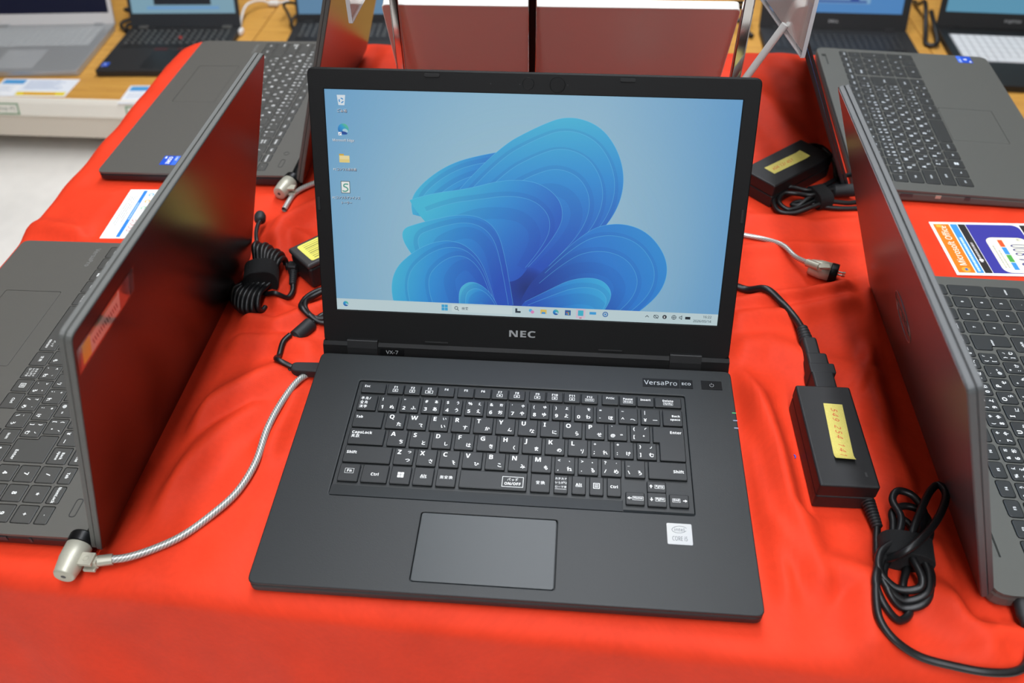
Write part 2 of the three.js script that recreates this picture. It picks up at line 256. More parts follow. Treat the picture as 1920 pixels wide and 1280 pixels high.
// footprints of what lies on the cloth: [x, z, half width, half depth, turn]; the cloth is smooth there
const FEET = [[0, 0.115, 0.186, 0.118, 0], [0, -0.05, 0.186, 0.05, 0], [-0.43, 0.016, 0.135, 0.186, 0], [-0.41, -0.478, 0.135, 0.187, 0], [0.47, 0.026, 0.13, 0.183, 0], [0.495, -0.50, 0.13, 0.183, -0.056],
  [0.015, -0.53, 0.18, 0.13, 0], [0.261, 0.0715, 0.024, 0.053, 0.03], [0.289, -0.343, 0.026, 0.05, -0.83], [-0.216, -0.145, 0.025, 0.05, -0.8], [-0.43, -0.238, 0.065, 0.05, 0], [0.51, -0.227, 0.07, 0.05, 0], [0.026, -0.27, 0.19, 0.012, 0], [0.1155, -0.25, 0.024, 0.024, 0]];
const RIDGES = [   // folds in the cloth: [height mm, half width mm, points]
  [3.5, 9, [[0.2, -0.112], [0.273, -0.131], [0.365, -0.166]]], [2.2, 10, [[0.2, -0.2], [0.288, -0.213], [0.36, -0.217]]], [2.5, 12, [[0.19, -0.088], [0.253, -0.1], [0.36, -0.142]]], [3, 16, [[0.19, -0.045], [0.231, -0.055], [0.266, -0.032], [0.32, -0.02]]],
  [6, 15, [[0.185, -0.02], [0.206, 0.02], [0.222, 0.075], [0.222, 0.14], [0.232, 0.19]]], [3, 12, [[0.192, 0.06], [0.196, 0.12], [0.205, 0.2]]], [5, 16, [[0.2, 0.145], [0.228, 0.178], [0.262, 0.192], [0.26, 0.235]]],
  [5, 16, [[0.31, 0.2], [0.335, 0.217], [0.372, 0.224]]], [4, 14, [[0.33, 0.16], [0.345, 0.2], [0.335, 0.24]]], [3, 12, [[0.318, -0.02], [0.31, 0.05], [0.318, 0.1]]], [3, 10, [[0.3, 0.0], [0.33, -0.06]]],
  [4, 12, [[-0.3, -0.06], [-0.248, -0.05], [-0.2, -0.083]]], [3.5, 13, [[-0.3, -0.022], [-0.242, -0.03], [-0.195, -0.02]]], [5, 16, [[-0.295, 0.085], [-0.256, 0.04], [-0.225, 0.01]]], [4, 15, [[-0.285, 0.16], [-0.255, 0.09], [-0.235, 0.06]]],
  [4.5, 14, [[-0.29, -0.165], [-0.285, -0.214], [-0.25, -0.262]]], [3.5, 12, [[-0.268, -0.2], [-0.236, -0.175], [-0.2, -0.2]]], [3, 10, [[-0.275, -0.13], [-0.25, -0.082], [-0.22, -0.07]]], [3, 12, [[-0.2, 0.04], [-0.208, 0.1]]],
  [3, 20, [[0.28, -0.6], [0.31, -0.48], [0.33, -0.4]]], [2.5, 12, [[0.24, -0.262], [0.316, -0.256], [0.365, -0.262]]], [3, 14, [[-0.56, -0.2], [-0.5, -0.182], [-0.44, -0.18]]], [2, 12, [[-0.32, -0.29], [-0.25, -0.3]]],
];
const smooth = THREE.MathUtils.smoothstep;
function clothHeight(x, z) {
  let m = 1;
  for (const [fx, fz, w, d, a] of FEET) {
    const c = Math.cos(a), s = Math.sin(a), ux = (x - fx) * c - (z - fz) * s, uz = (x - fx) * s + (z - fz) * c;
    const q = Math.hypot(Math.max(Math.abs(ux) - w, 0), Math.max(Math.abs(uz) - d, 0));
    m = Math.min(m, smooth(q, 0.001, 0.022));
    if (m === 0) return 0;
  }
  let h = 0;
  for (const [a, s, p] of RIDGES) {
    let best = 1e9, along = 0;
    for (let i = 0; i + 1 < p.length; i++) {
      const vx = p[i + 1][0] - p[i][0], vz = p[i + 1][1] - p[i][1], t = Math.max(0, Math.min(1, ((x - p[i][0]) * vx + (z - p[i][1]) * vz) / (vx * vx + vz * vz)));
      const d = Math.hypot(x - p[i][0] - vx * t, z - p[i][1] - vz * t);
      if (d < best) { best = d; along = (i + t) / (p.length - 1); }
    }
    const k = best / (s * mm);
    if (k < 3) h = Math.max(h, 2.9 * a * mm * Math.exp(-k * k) * (0.45 + 0.55 * Math.sin(Math.PI * Math.min(1, Math.max(0, 0.15 + along * 0.7))))) + 0.15 * 2.9 * a * mm * Math.exp(-k * k);
  }
  h += 0.003 * (noise.noise(x * 13, 0.3, z * 13) + 0.55) + 0.002 * (noise.noise(x * 34, 4.3, z * 30) + 0.5);
  return Math.max(0, h) * m;
}
{
  const NX = 380, NZ = 330, HANG = 0.5, R = 0.014;
  const xs = [], zs = [];
  const spread = (a, b, n) => Array.from({ length: n + 1 }, (_, i) => a + (b - a) * i / n);
  xs.push(...spread(TX0 - HANG, TX0 - 0.06, 14).slice(0, -1), ...spread(TX0 - 0.06, 0.42, NX - 100), ...spread(0.42, TX1 + 0.03, 40).slice(1), ...spread(TX1 + 0.03, TX1 + HANG, 14).slice(1));
  zs.push(...spread(-HANG, -0.06, 12).slice(0, -1), ...spread(-0.06, 0.92 + 0.14, NZ - 60), ...spread(1.06, 0.92 + HANG, 12).slice(1));   // measured from the far edge
  const P = [], U = [], I = [];
  for (const v of zs) for (const u of xs) {
    const fx = Math.max(TX0, Math.min(TX1, u)), depth = frontEdge(fx) - TZ0, s = v / 0.92 * 1;
    const zz = v < 0 ? TZ0 + v : v > 0.92 ? frontEdge(fx) + (v - 0.92) : TZ0 + depth * s;
    // nearest point of the table's outline (its corners rounded)
    const z0 = TZ0 + 0.03, z1 = frontEdge(fx) - 0.03, cx = Math.max(TX0 + 0.03, Math.min(TX1 - 0.03, u)), cz = Math.max(z0, Math.min(z1, zz));
    const dx = u - cx, dz = zz - cz, len = Math.hypot(dx, dz), d = len - 0.03;
    let x = u, y = 0, z = zz;
    if (d > 0) {
      const nx = dx / len, nz = dz / len, bx = cx + nx * 0.03, bz = cz + nz * 0.03, arc = R * Math.PI / 2;
      const k = Math.min(1, d / arc), a = k * Math.PI / 2, drop = Math.max(0, d - arc);
      const along = nx * fx * 0 + (Math.abs(nz) > Math.abs(nx) ? x : zz);
      const wave = drop > 0 ? smooth(drop, 0, 0.3) : 0;
      const fold = (0.012 * noise.noise(along * 9 + 3.1, drop * 2.0, 1.7) + 0.008 * noise.noise(along * 21, drop * 3.5, 8.1)) * smooth(drop, 0, 0.10) + 0.035 * noise.noise(along * 6.5, 2.2, drop) * wave;
      const outw = R * Math.sin(a) + drop * 0.10 + fold + 0.004 * k;
      x = bx + nx * outw; z = bz + nz * outw; y = -R * (1 - Math.cos(a)) - drop * 0.985;
      const dent = 0.004 * (noise.noise(along * 11, 7.7, d * 6)) * k; y += dent;
      if (y < FLOOR + 0.02) y = FLOOR + 0.02 + 0.002 * noise.noise(x * 9, 0, z * 9);
    }
    y += clothHeight(Math.max(TX0, Math.min(TX1, x)), Math.min(z, zz)) * (d > 0 ? Math.max(0, 1 - d / 0.04) : 1);
    P.push(x, y, z); U.push(u, -v);
  }
  const W = xs.length;
  for (let j = 0; j + 1 < zs.length; j++) for (let i = 0; i + 1 < W; i++) { const a = j * W + i; I.push(a, a + W, a + 1, a + 1, a + W, a + W + 1); }
  const g = new THREE.BufferGeometry();
  g.setAttribute('position', new THREE.Float32BufferAttribute(P, 3)); g.setAttribute('uv', new THREE.Float32BufferAttribute(U, 2)); g.setIndex(I); g.computeVertexNormals();
  const weave = grain(256, [[70, 1], [128, 0.8]], 90, 165); weave.repeat.set(32, 32);
  const tone = grain(256, [[5, 1], [14, 0.6], [90, 0.5]], 228, 255); tone.repeat.set(3, 3); tone.colorSpace = THREE.SRGBColorSpace;
  const m = new THREE.MeshPhysicalMaterial({ color: 0xe84024, map: tone, roughness: 0.55, specularIntensity: 0.22, bumpMap: weave, bumpScale: 0.0003 });
  single('red_tablecloth', g, m, 'bright red satin cloth draped over the display table, creased between the laptops', 'tablecloth');
}
const lay = (pts, r) => pts.map(([x, y, z]) => [x, Math.max(y, clothHeight(x, z) + r + 0.0004), z]);   // a cord rests on the cloth

// ---------------------------------------------------------------- materials shared by the laptops
const gritty = grain(256, [[60, 1], [128, 1]], 60, 200); gritty.repeat.set(18, 18);
const M = {
  deck: std(0x1a1d1e, 0.5, 0, { bumpMap: gritty, bumpScale: 0.00006 }), bezel: std(0x0d0d0d, 0.6, 0, { specularIntensity: 0.5, bumpMap: gritty, bumpScale: 0.00005 }), tray: std(0x242526, 0.6), socket: std(0x37383a, 0.45), gloss: std(0x0a0a0b, 0.35, 0, { specularIntensity: 0.5 }),
  pad: std(0x2d3234, 0.4), silverPrint: std(0xb9bbbc, 0.4, 0.6), whitePrint: std(0xd8d8d8, 0.6), ledOff: std(0x9aa0b8, 0.4), rubber: std(0x161616, 0.8), ledGreen: new THREE.MeshStandardMaterial({ color: 0x206040, emissive: 0x6fd88a, emissiveIntensity: 0.6 }),
  cord: std(0x121213, 0.42), cordMatt: std(0x17181a, 0.6), velcro: std(0x0e0e0f, 0.95, 0, { bumpMap: gritty, bumpScale: 0.0004 }), brick: std(0x151516, 0.5, 0, { bumpMap: gritty, bumpScale: 0.00006 }),
  greyDeck: std(0x535450, 0.52, 0.05, { bumpMap: gritty, bumpScale: 0.00005 }), greyLid: std(0x4e5054, 0.3, 0), lockGrey: std(0xb3b0a0, 0.42, 0.35), steel: std(0xcfcfcd, 0.22, 1), chrome: std(0xc9c6c4, 0.07, 1),
  lidBlack: std(0x070708, 0.25, 0, { ior: 1.32 }), darkDeck: std(0x55534e, 0.42, 0, { bumpMap: gritty, bumpScale: 0.00005 }), lidEdge: std(0x545552, 0.5, 0.05),
};
const keyTexture = (c) => texture(c);
// draws the legends of a keyboard. Keys: { p: polygon in mm, l: legend }. The canvas covers [x0, x1] x [z0, z1] in mm
function keyboardCanvas(keys, [x0, x1, z0, z1], scale, base, ink, k = 1) {
  return canvas(Math.round((x1 - x0) * scale), Math.round((z1 - z0) * scale), (g, w, h) => {
    g.fillStyle = base; g.fillRect(0, 0, w, h);
    g.scale(scale, scale); g.translate(-x0, -z0);
    for (const key of keys) {
      const xs = key.p.map((q) => q[0]), zs = key.p.map((q) => q[1]), a = Math.min(...xs), b = Math.max(...xs), t = Math.min(...zs), f = Math.max(...zs), mx = (a + b) / 2, mz = (t + f) / 2, l = key.l;
      g.fillStyle = g.strokeStyle = ink;
      if (!l) continue;
      if (typeof l === 'function') { l(g, a, b, t, f); continue; }
      if (typeof l === 'string') {
        const at = l[0] === '<' ? 'left' : l[0] === '>' ? 'right' : 'center', lines = l.replace(/^[<>]/, '').split('\n'), s = (key.s ?? 3.5) * k;
        lines.forEach((q, i) => write(g, q, at === 'left' ? a + 2 : at === 'right' ? b - 2 : mx, (key.top ? t + 3.4 : mz - (at !== 'center' && !key.mid ? 2.2 : 0)) + (i - (key.top ? 0 : (lines.length - 1) / 2)) * s * 1.22, s, { align: at }));
        continue;
      }
      const [tl, tr, bl, br] = l, big = /^[A-Z]$/.test(tl);
      if (tl) write(g, tl, a + 2.3, t + (big ? 4.7 : 3.8), (big ? 5.9 : 4.3) * k, { wide: big ? 1.08 : 1 });
      if (tr) write(g, tr, b - 5.8, t + 3.9, 3.5 * k, { weight: 0.14 });
      if (bl) write(g, bl, a + 2.3, f - 4.4, (/[0-9]/.test(bl) ? 5.1 : 4.6) * k, { wide: 1.05 });
      if (br) write(g, br, b - 6.6, f - 4.4, 4.5 * k, { weight: 0.14 });
    }
  });
}
const boxed = (g, str, x, y, s, pad = 0.7) => { const w = write(g, str, x, y, s, { align: 'center' }); g.lineWidth = 0.3; g.strokeRect(x - w / 2 - pad, y - s * 0.62, w + 2 * pad, s * 1.24); };
const NUM = [['!', '', '1', 'ぬ'], ['"', '', '2', 'ふ'], ['#', 'あ', '3', 'あ'], ['$', 'う', '4', 'う'], ['%', 'え', '5', 'え'], ['&', 'お', '6', 'お'], ["'", 'や', '7', 'や'], ['(', 'ゆ', '8', 'ゆ'], [')', 'よ', '9', 'よ'], ['', 'を', '0', 'わ'], ['=', '', '-', 'ほ'], ['~', '', '^', 'へ'], ['|', '', '¥', 'ー']];
const QROW = [['Q', '', '', 'た'], ['W', '', '', 'て'], ['E', 'い', '', 'い'], ['R', '', '', 'す'], ['T', '', '', 'か'], ['Y', '', '', 'ん'], ['U', '', '', 'な'], ['I', '', '', 'に'], ['O', '', '', 'ら'], ['P', '', '', 'せ'], ['`', '', '@', '゛'], ['{', '「', '[', '゜']];
const AROW = [['A', '', '', 'ち'], ['S', '', '', 'と'], ['D', '', '', 'し'], ['F', '', '', 'は'], ['G', '', '', 'き'], ['H', '', '', 'く'], ['J', '', '', 'ま'], ['K', '', '', 'の'], ['L', '', '', 'り'], ['+', '', ';', 'れ'], ['*', '', ':', 'け'], ['}', '」', ']', 'む']];
const ZROW = [['Z', 'つ', '', 'つ'], ['X', '', '', 'さ'], ['C', '', '', 'そ'], ['V', '', '', 'ひ'], ['B', '', '', 'こ'], ['N', '', '', 'み'], ['M', '', '', 'も'], ['<', '、', ',', 'ね'], ['>', '。', '.', 'る'], ['?', '・', '/', 'め'], ['_', '', '\\', 'ろ']];
const winMark = (g, a, b, t, f) => { const x = (a + b) / 2, y = (t + f) / 2; for (const [i, j] of [[-1, -1], [0, -1], [-1, 0], [0, 0]]) g.fillRect(x + i * 2.7 + 0.15, y + j * 2.7 + 0.15, 2.4, 2.4); };
const menuMark = (g, a, b, t, f) => { const x = (a + b) / 2, y = (t + f) / 2; g.lineWidth = 0.55; g.strokeRect(x - 2.3, y - 2.4, 4.6, 4.8); for (const d of [-1.1, 0, 1.1]) { g.beginPath(); g.moveTo(x - 1.3, y + d); g.lineTo(x + 1.3, y + d); g.stroke(); } };
const arrowMark = (dx, dy, name) => (g, a, b, t, f) => {
  const y = (t + f) / 2, two = name && b - a > 12, x = two ? (dx > 0 ? b - 3 : a + 3.2) : (a + b) / 2;
  g.lineWidth = 0.75; g.lineCap = 'butt'; g.beginPath(); g.moveTo(x - dx * 1.6, y - dy * 1.6); g.lineTo(x + dx * 0.4, y + dy * 0.4); g.stroke();
  g.beginPath(); g.moveTo(x + dx * 1.9, y + dy * 1.9); g.lineTo(x - dy * 1.4, y - dx * 1.4); g.lineTo(x + dy * 1.4, y + dx * 1.4); g.fill();
  if (two) boxed(g, name, dx > 0 ? a + 5.4 : b - 5.2, y, 2.5, 0.6);
};
// a set of key caps under parent; the canvas frame gives their uv
function keyCaps(parent, keys, frame, mat, { r = 1.1, bevel = 0.55, yb = -1.2, yt = 0.5, n = 2, dz = 0 } = {}) {
  const [x0, x1, z0, z1] = frame;
  for (const key of keys) part(parent, 'key', capGeo(roundPoly(key.p, r, n).map(([x, z]) => [x * mm, z * mm]), bevel * mm, yb * mm, yt * mm, (x, z) => [(x / mm - x0) / (x1 - x0), 1 - (z / mm - z0) / (z1 - z0)]), mat);
}

// ---------------------------------------------------------------- what the screens show: a plain field of blue with folded ribbons
const deskCanvas = canvas(2000, 1125, (g, w, h) => {
  g.scale(2, 2);
  let q = g.createLinearGradient(0, 0, 1000, 300);
  q.addColorStop(0, '#6fa8d2'); q.addColorStop(0.35, '#84b7d6'); q.addColorStop(0.62, '#86b6d6'); q.addColorStop(1, '#5e9ed2'); g.fillStyle = q; g.fillRect(0, 0, 1000, 563);
  q = g.createRadialGradient(500, 420, 60, 500, 420, 620); q.addColorStop(0, 'rgba(190,215,222,0.75)'); q.addColorStop(0.6, 'rgba(165,200,216,0.45)'); q.addColorStop(1, 'rgba(150,190,215,0)'); g.fillStyle = q; g.fillRect(0, 0, 1000, 563);
  const lerp = (A, B, t) => A.map((p, i) => [p[0] + (B[i][0] - p[0]) * t, p[1] + (B[i][1] - p[1]) * t]);
  const trace = (pts, base) => {
    g.beginPath(); g.moveTo(...pts[0]);
    for (let i = 1; i < pts.length - 1; i++) { const e = i === pts.length - 2 ? pts[i + 1] : [(pts[i][0] + pts[i + 1][0]) / 2, (pts[i][1] + pts[i + 1][1]) / 2]; g.quadraticCurveTo(...pts[i], ...e); }
    if (base) { g.quadraticCurveTo(...base[0], ...base[1]); g.quadraticCurveTo(...base[2], ...pts[0]); }
  };
  const fan = (A, B, n, base, edge, mid, deep, from, to) => {
    for (let k = 0; k < n; k++) {
      const c = lerp(A, B, Math.pow(k / n, 1.25)), gr = g.createLinearGradient(...from, ...to);
      gr.addColorStop(0, edge); gr.addColorStop(0.45, mid); gr.addColorStop(1, deep);
      trace(c, base); g.fillStyle = gr; g.fill();
      g.save(); g.clip(); g.lineWidth = 30; g.strokeStyle = 'rgba(20,50,150,0.10)'; trace(lerp(A, B, (k + 0.9) / n)); g.stroke(); g.restore();
      trace(c); g.lineWidth = 1.2; g.strokeStyle = 'rgba(110,200,240,0.55)'; g.stroke();
    }
  };
  g.save(); g.beginPath(); g.rect(0, 0, 1000, 532); g.clip();
  const c0 = '#46bfe0', c1 = '#2f93dd', c2 = '#2557c4', c3 = '#1d3f9e';
  g.fillStyle = c3; g.beginPath(); g.ellipse(510, 440, 120, 110, 0, 0, 7); g.fill(); g.fillRect(380, 440, 250, 100);
  // fan of narrow folds
  fan([[456, 132], [380, 146], [300, 172], [232, 222], [202, 268], [210, 300]], [[470, 214], [420, 214], [370, 224], [330, 244], [300, 262], [300, 290]], 3, [[330, 330], [440, 300], [470, 220]], c0, c1, c2, [240, 180], [450, 300]);
  // back ribbon reaching up and over
  fan([[330, 232], [420, 130], [520, 74], [592, 46], [668, 66], [716, 122], [738, 192], [728, 262], [690, 326], [610, 420]], [[430, 300], [470, 262], [520, 236], [560, 226], [600, 240], [620, 268], [622, 300], [606, 340], [570, 390], [520, 440]], 4, [[540, 500], [500, 470], [410, 330]], c0, c1, c2, [520, 40], [560, 420]);
  { const dk = g.createRadialGradient(505, 485, 5, 505, 485, 62); dk.addColorStop(0, '#16307e'); dk.addColorStop(0.7, '#1d3f9e'); dk.addColorStop(1, 'rgba(29,63,158,0)'); g.fillStyle = dk; g.beginPath(); g.ellipse(505, 485, 62, 60, 0, 0, 7); g.fill(); }
  // ribbon folded to one side
  fan([[560, 420], [640, 330], [720, 300], [800, 318], [856, 384], [862, 450], [826, 512], [770, 556]], [[520, 500], [590, 440], [660, 420], [720, 436], [742, 470], [736, 500], [716, 530], [690, 556]], 3, [[640, 580], [500, 560], [470, 500]], c1, '#2a7fd8', c3, [820, 320], [560, 520]);
  fan([[500, 520], [560, 486], [620, 452], [690, 446], [726, 480], [716, 524], [690, 560]], [[520, 540], [580, 520], [640, 506], [680, 512], [700, 530], [690, 546], [680, 560]], 2, [[600, 590], [500, 560], [480, 540]], '#3fb4e6', c1, c2, [700, 440], [520, 540]);
  fan([[203, 264], [250, 246], [354, 230], [440, 204], [530, 206], [592, 258], [584, 336], [506, 426]], [[300, 330], [360, 300], [420, 290], [480, 296], [510, 320], [520, 350], [510, 390], [490, 430]], 2, [[470, 500], [400, 440], [240, 340]], c0, c1, c2, [300, 230], [520, 420]);
  // rolled loops in front
  fan([[208, 408], [160, 346], [240, 316], [350, 290], [420, 318], [448, 400], [470, 530]], [[280, 420], [270, 380], [310, 352], [360, 340], [400, 370], [420, 430], [440, 530]], 2, [[430, 560], [320, 540], [250, 470]], c0, c1, c2, [200, 330], [440, 460]);
  fan([[152, 530], [140, 462], [226, 380], [316, 358], [380, 400], [412, 484], [428, 545]], [[330, 545], [300, 480], [320, 440], [350, 424], [380, 450], [404, 500], [416, 545]], 3, [[420, 580], [300, 580], [190, 560]], c0, c1, c2, [150, 430], [400, 500]);
  fan([[330, 550], [322, 500], [350, 470], [384, 476], [420, 510], [440, 560]], [[370, 550], [366, 526], [380, 512], [396, 514], [416, 530], [430, 560]], 2, [[420, 590], [360, 590], [340, 570]], '#57c9de', c1, c2, [330, 470], [430, 540]);
  g.restore();
  // desktop icons
  const cap = (s, y, sz = 8.6) => { write(g, s, 41.5, y + 0.9, sz, { align: 'center', bold: false, color: 'rgba(10,20,50,0.9)', weight: 0.16 }); write(g, s, 40.5, y, sz, { align: 'center', bold: false, color: '#f4f8fc', weight: 0.1 }); };
  g.fillStyle = '#dfe9f0'; g.beginPath(); g.moveTo(30, 13); g.lineTo(51, 13); g.lineTo(48, 37); g.lineTo(33, 37); g.fill(); g.strokeStyle = '#2f8fd6'; g.lineWidth = 2.6;
  for (let k = 0; k < 3; k++) { g.beginPath(); g.arc(40.5, 26, 5, k * 2.094 + 0.3, k * 2.094 + 1.6); g.stroke(); }
  cap('ごみ箱', 50);
  const edgeMark = (x, y, r) => { let e = g.createLinearGradient(x - r, y + r, x + r, y - r); e.addColorStop(0, '#1b62b8'); e.addColorStop(0.55, '#2ba0d8'); e.addColorStop(1, '#7fd86a'); g.fillStyle = e; g.beginPath(); g.arc(x, y, r, 0, 7); g.fill(); g.fillStyle = '#a9cfe0'; g.beginPath(); g.ellipse(x + r * 0.35, y + r * 0.28, r * 0.52, r * 0.36, 0.25, 0, 7); g.fill(); g.fillStyle = '#174a9c'; g.beginPath(); g.ellipse(x + r * 0.1, y + r * 0.66, r * 0.62, r * 0.26, 0.2, 0, 7); g.fill(); };
  edgeMark(42, 94, 13.5); g.fillStyle = '#fff'; g.fillRect(29, 101, 8, 8); g.strokeStyle = '#23518f'; g.lineWidth = 1.2; g.beginPath(); g.moveTo(31, 107); g.lineTo(35, 103); g.stroke(); cap('Microsoft Edge', 120, 8.2);
  g.fillStyle = '#d9b13e'; g.fillRect(28, 154, 12, 6); g.fillStyle = '#ecd484'; g.fillRect(28, 158, 26, 17); g.fillStyle = '#f3e2a6'; g.fillRect(29, 158, 24, 9); cap('PCコンフル展示用', 192, 7.4);
  g.fillStyle = '#f2f4f2'; g.fillRect(29, 222, 22, 29); g.strokeStyle = '#3a4a44'; g.lineWidth = 1.2; g.strokeRect(29, 222, 22, 29); g.strokeStyle = '#4f9f8c'; g.lineWidth = 3; g.beginPath(); g.moveTo(46, 229); g.quadraticCurveTo(34, 227, 36, 235); g.quadraticCurveTo(48, 238, 45, 244); g.quadraticCurveTo(40, 249, 33, 246); g.stroke(); cap('PCコンフルアンインス', 263, 7.2); cap('トーラー', 276, 7.2);
  // task bar
  g.fillStyle = '#c3d8dd'; g.fillRect(0, 532, 1000, 31); g.fillStyle = '#cfe0e3'; g.fillRect(308, 536, 160, 20);
  edgeMark(24, 546, 7); g.fillStyle = '#39a7dc'; for (const [i, j] of [[0, 0], [1, 0], [0, 1], [1, 1]]) g.fillRect(281 + i * 8.6, 537 + j * 8.6, 7.6, 7.6);
  g.strokeStyle = '#33434f'; g.lineWidth = 1.4; g.beginPath(); g.arc(320, 545, 4, 0, 7); g.stroke(); g.beginPath(); g.moveTo(323, 548); g.lineTo(326, 552); g.stroke(); write(g, '検索', 334, 546, 9.5, { bold: false, color: '#55646e', weight: 0.09 });
  g.fillStyle = '#24323f'; g.fillRect(476, 539, 5, 12); g.fillRect(476, 546, 14, 5); g.fillStyle = '#5db3e8'; g.beginPath(); g.arc(516, 543, 4.5, 0, 7); g.fill(); g.fillStyle = '#e08ac0'; g.beginPath(); g.arc(521, 547, 4.5, 0, 7); g.fill(); g.fillStyle = '#e3c25e'; g.fillRect(542, 539, 16, 12); g.fillStyle = '#3f97dd'; g.fillRect(545, 546, 10, 5);
  edgeMark(582, 545, 7.5); g.fillStyle = '#285a9e'; g.fillRect(606, 538, 15, 14); for (const [i, j, c] of [[0, 0, '#e8604a'], [1, 0, '#8cc152'], [0, 1, '#4a9fe8'], [1, 1, '#f2c14e']]) { g.fillStyle = c; g.fillRect(610 + i * 4, 543 + j * 4, 3, 3); }
  g.fillStyle = '#d9c3d4'; g.fillRect(635, 533, 24, 26); g.fillStyle = '#3fb7d0'; g.fillRect(640, 537, 14, 15); g.fillStyle = '#c03a4e'; g.fillRect(644, 557, 6, 2); g.fillStyle = '#3aa0e0'; g.fillRect(670, 540, 17, 7); g.strokeStyle = '#3a6fb0'; g.lineWidth = 2.4; g.beginPath(); g.arc(711, 545, 6, 0, 7); g.stroke(); g.fillStyle = '#3a86d0'; g.beginPath(); g.arc(711, 545, 2.6, 0, 7); g.fill();
  g.strokeStyle = '#26343e'; g.lineWidth = 1.3; g.beginPath(); g.moveTo(815, 547); g.lineTo(819, 543); g.lineTo(823, 547); g.stroke(); g.beginPath(); g.ellipse(842, 545, 6, 4, 0, 0, 7); g.moveTo(837, 541); g.lineTo(847, 550); g.stroke(); g.fillStyle = '#15202a'; g.beginPath(); g.arc(864, 545, 5.4, 0, 7); g.fill(); write(g, 'x', 861.4, 544.6, 8.5, { color: '#fff' });
  g.strokeStyle = '#3a4852'; g.beginPath(); g.arc(888, 545, 5.4, 0, 7); g.moveTo(882.6, 545); g.lineTo(893.4, 545); g.moveTo(888, 539.6); g.lineTo(888, 550.4); g.stroke(); g.beginPath(); g.moveTo(902, 543); g.lineTo(905, 543); g.lineTo(908, 540); g.lineTo(908, 550); g.lineTo(905, 547); g.lineTo(902, 547); g.closePath(); g.stroke(); g.fillStyle = '#15202a'; g.fillRect(917, 542, 13, 7); g.fillStyle = '#26343e';
  write(g, '16:22', 984, 540, 9, { align: 'right', bold: false, color: '#33424c' }); write(g, '2026/05/14', 984, 552, 9, { align: 'right', bold: false, color: '#33424c' });
});
const deskTexture = texture(deskCanvas);
const SCREEN_GAIN = 0.8;
const screenOn = new THREE.MeshStandardMaterial({ color: 0x050506, roughness: 0.5, emissive: 0xffffff, emissiveMap: deskTexture, emissiveIntensity: SCREEN_GAIN });

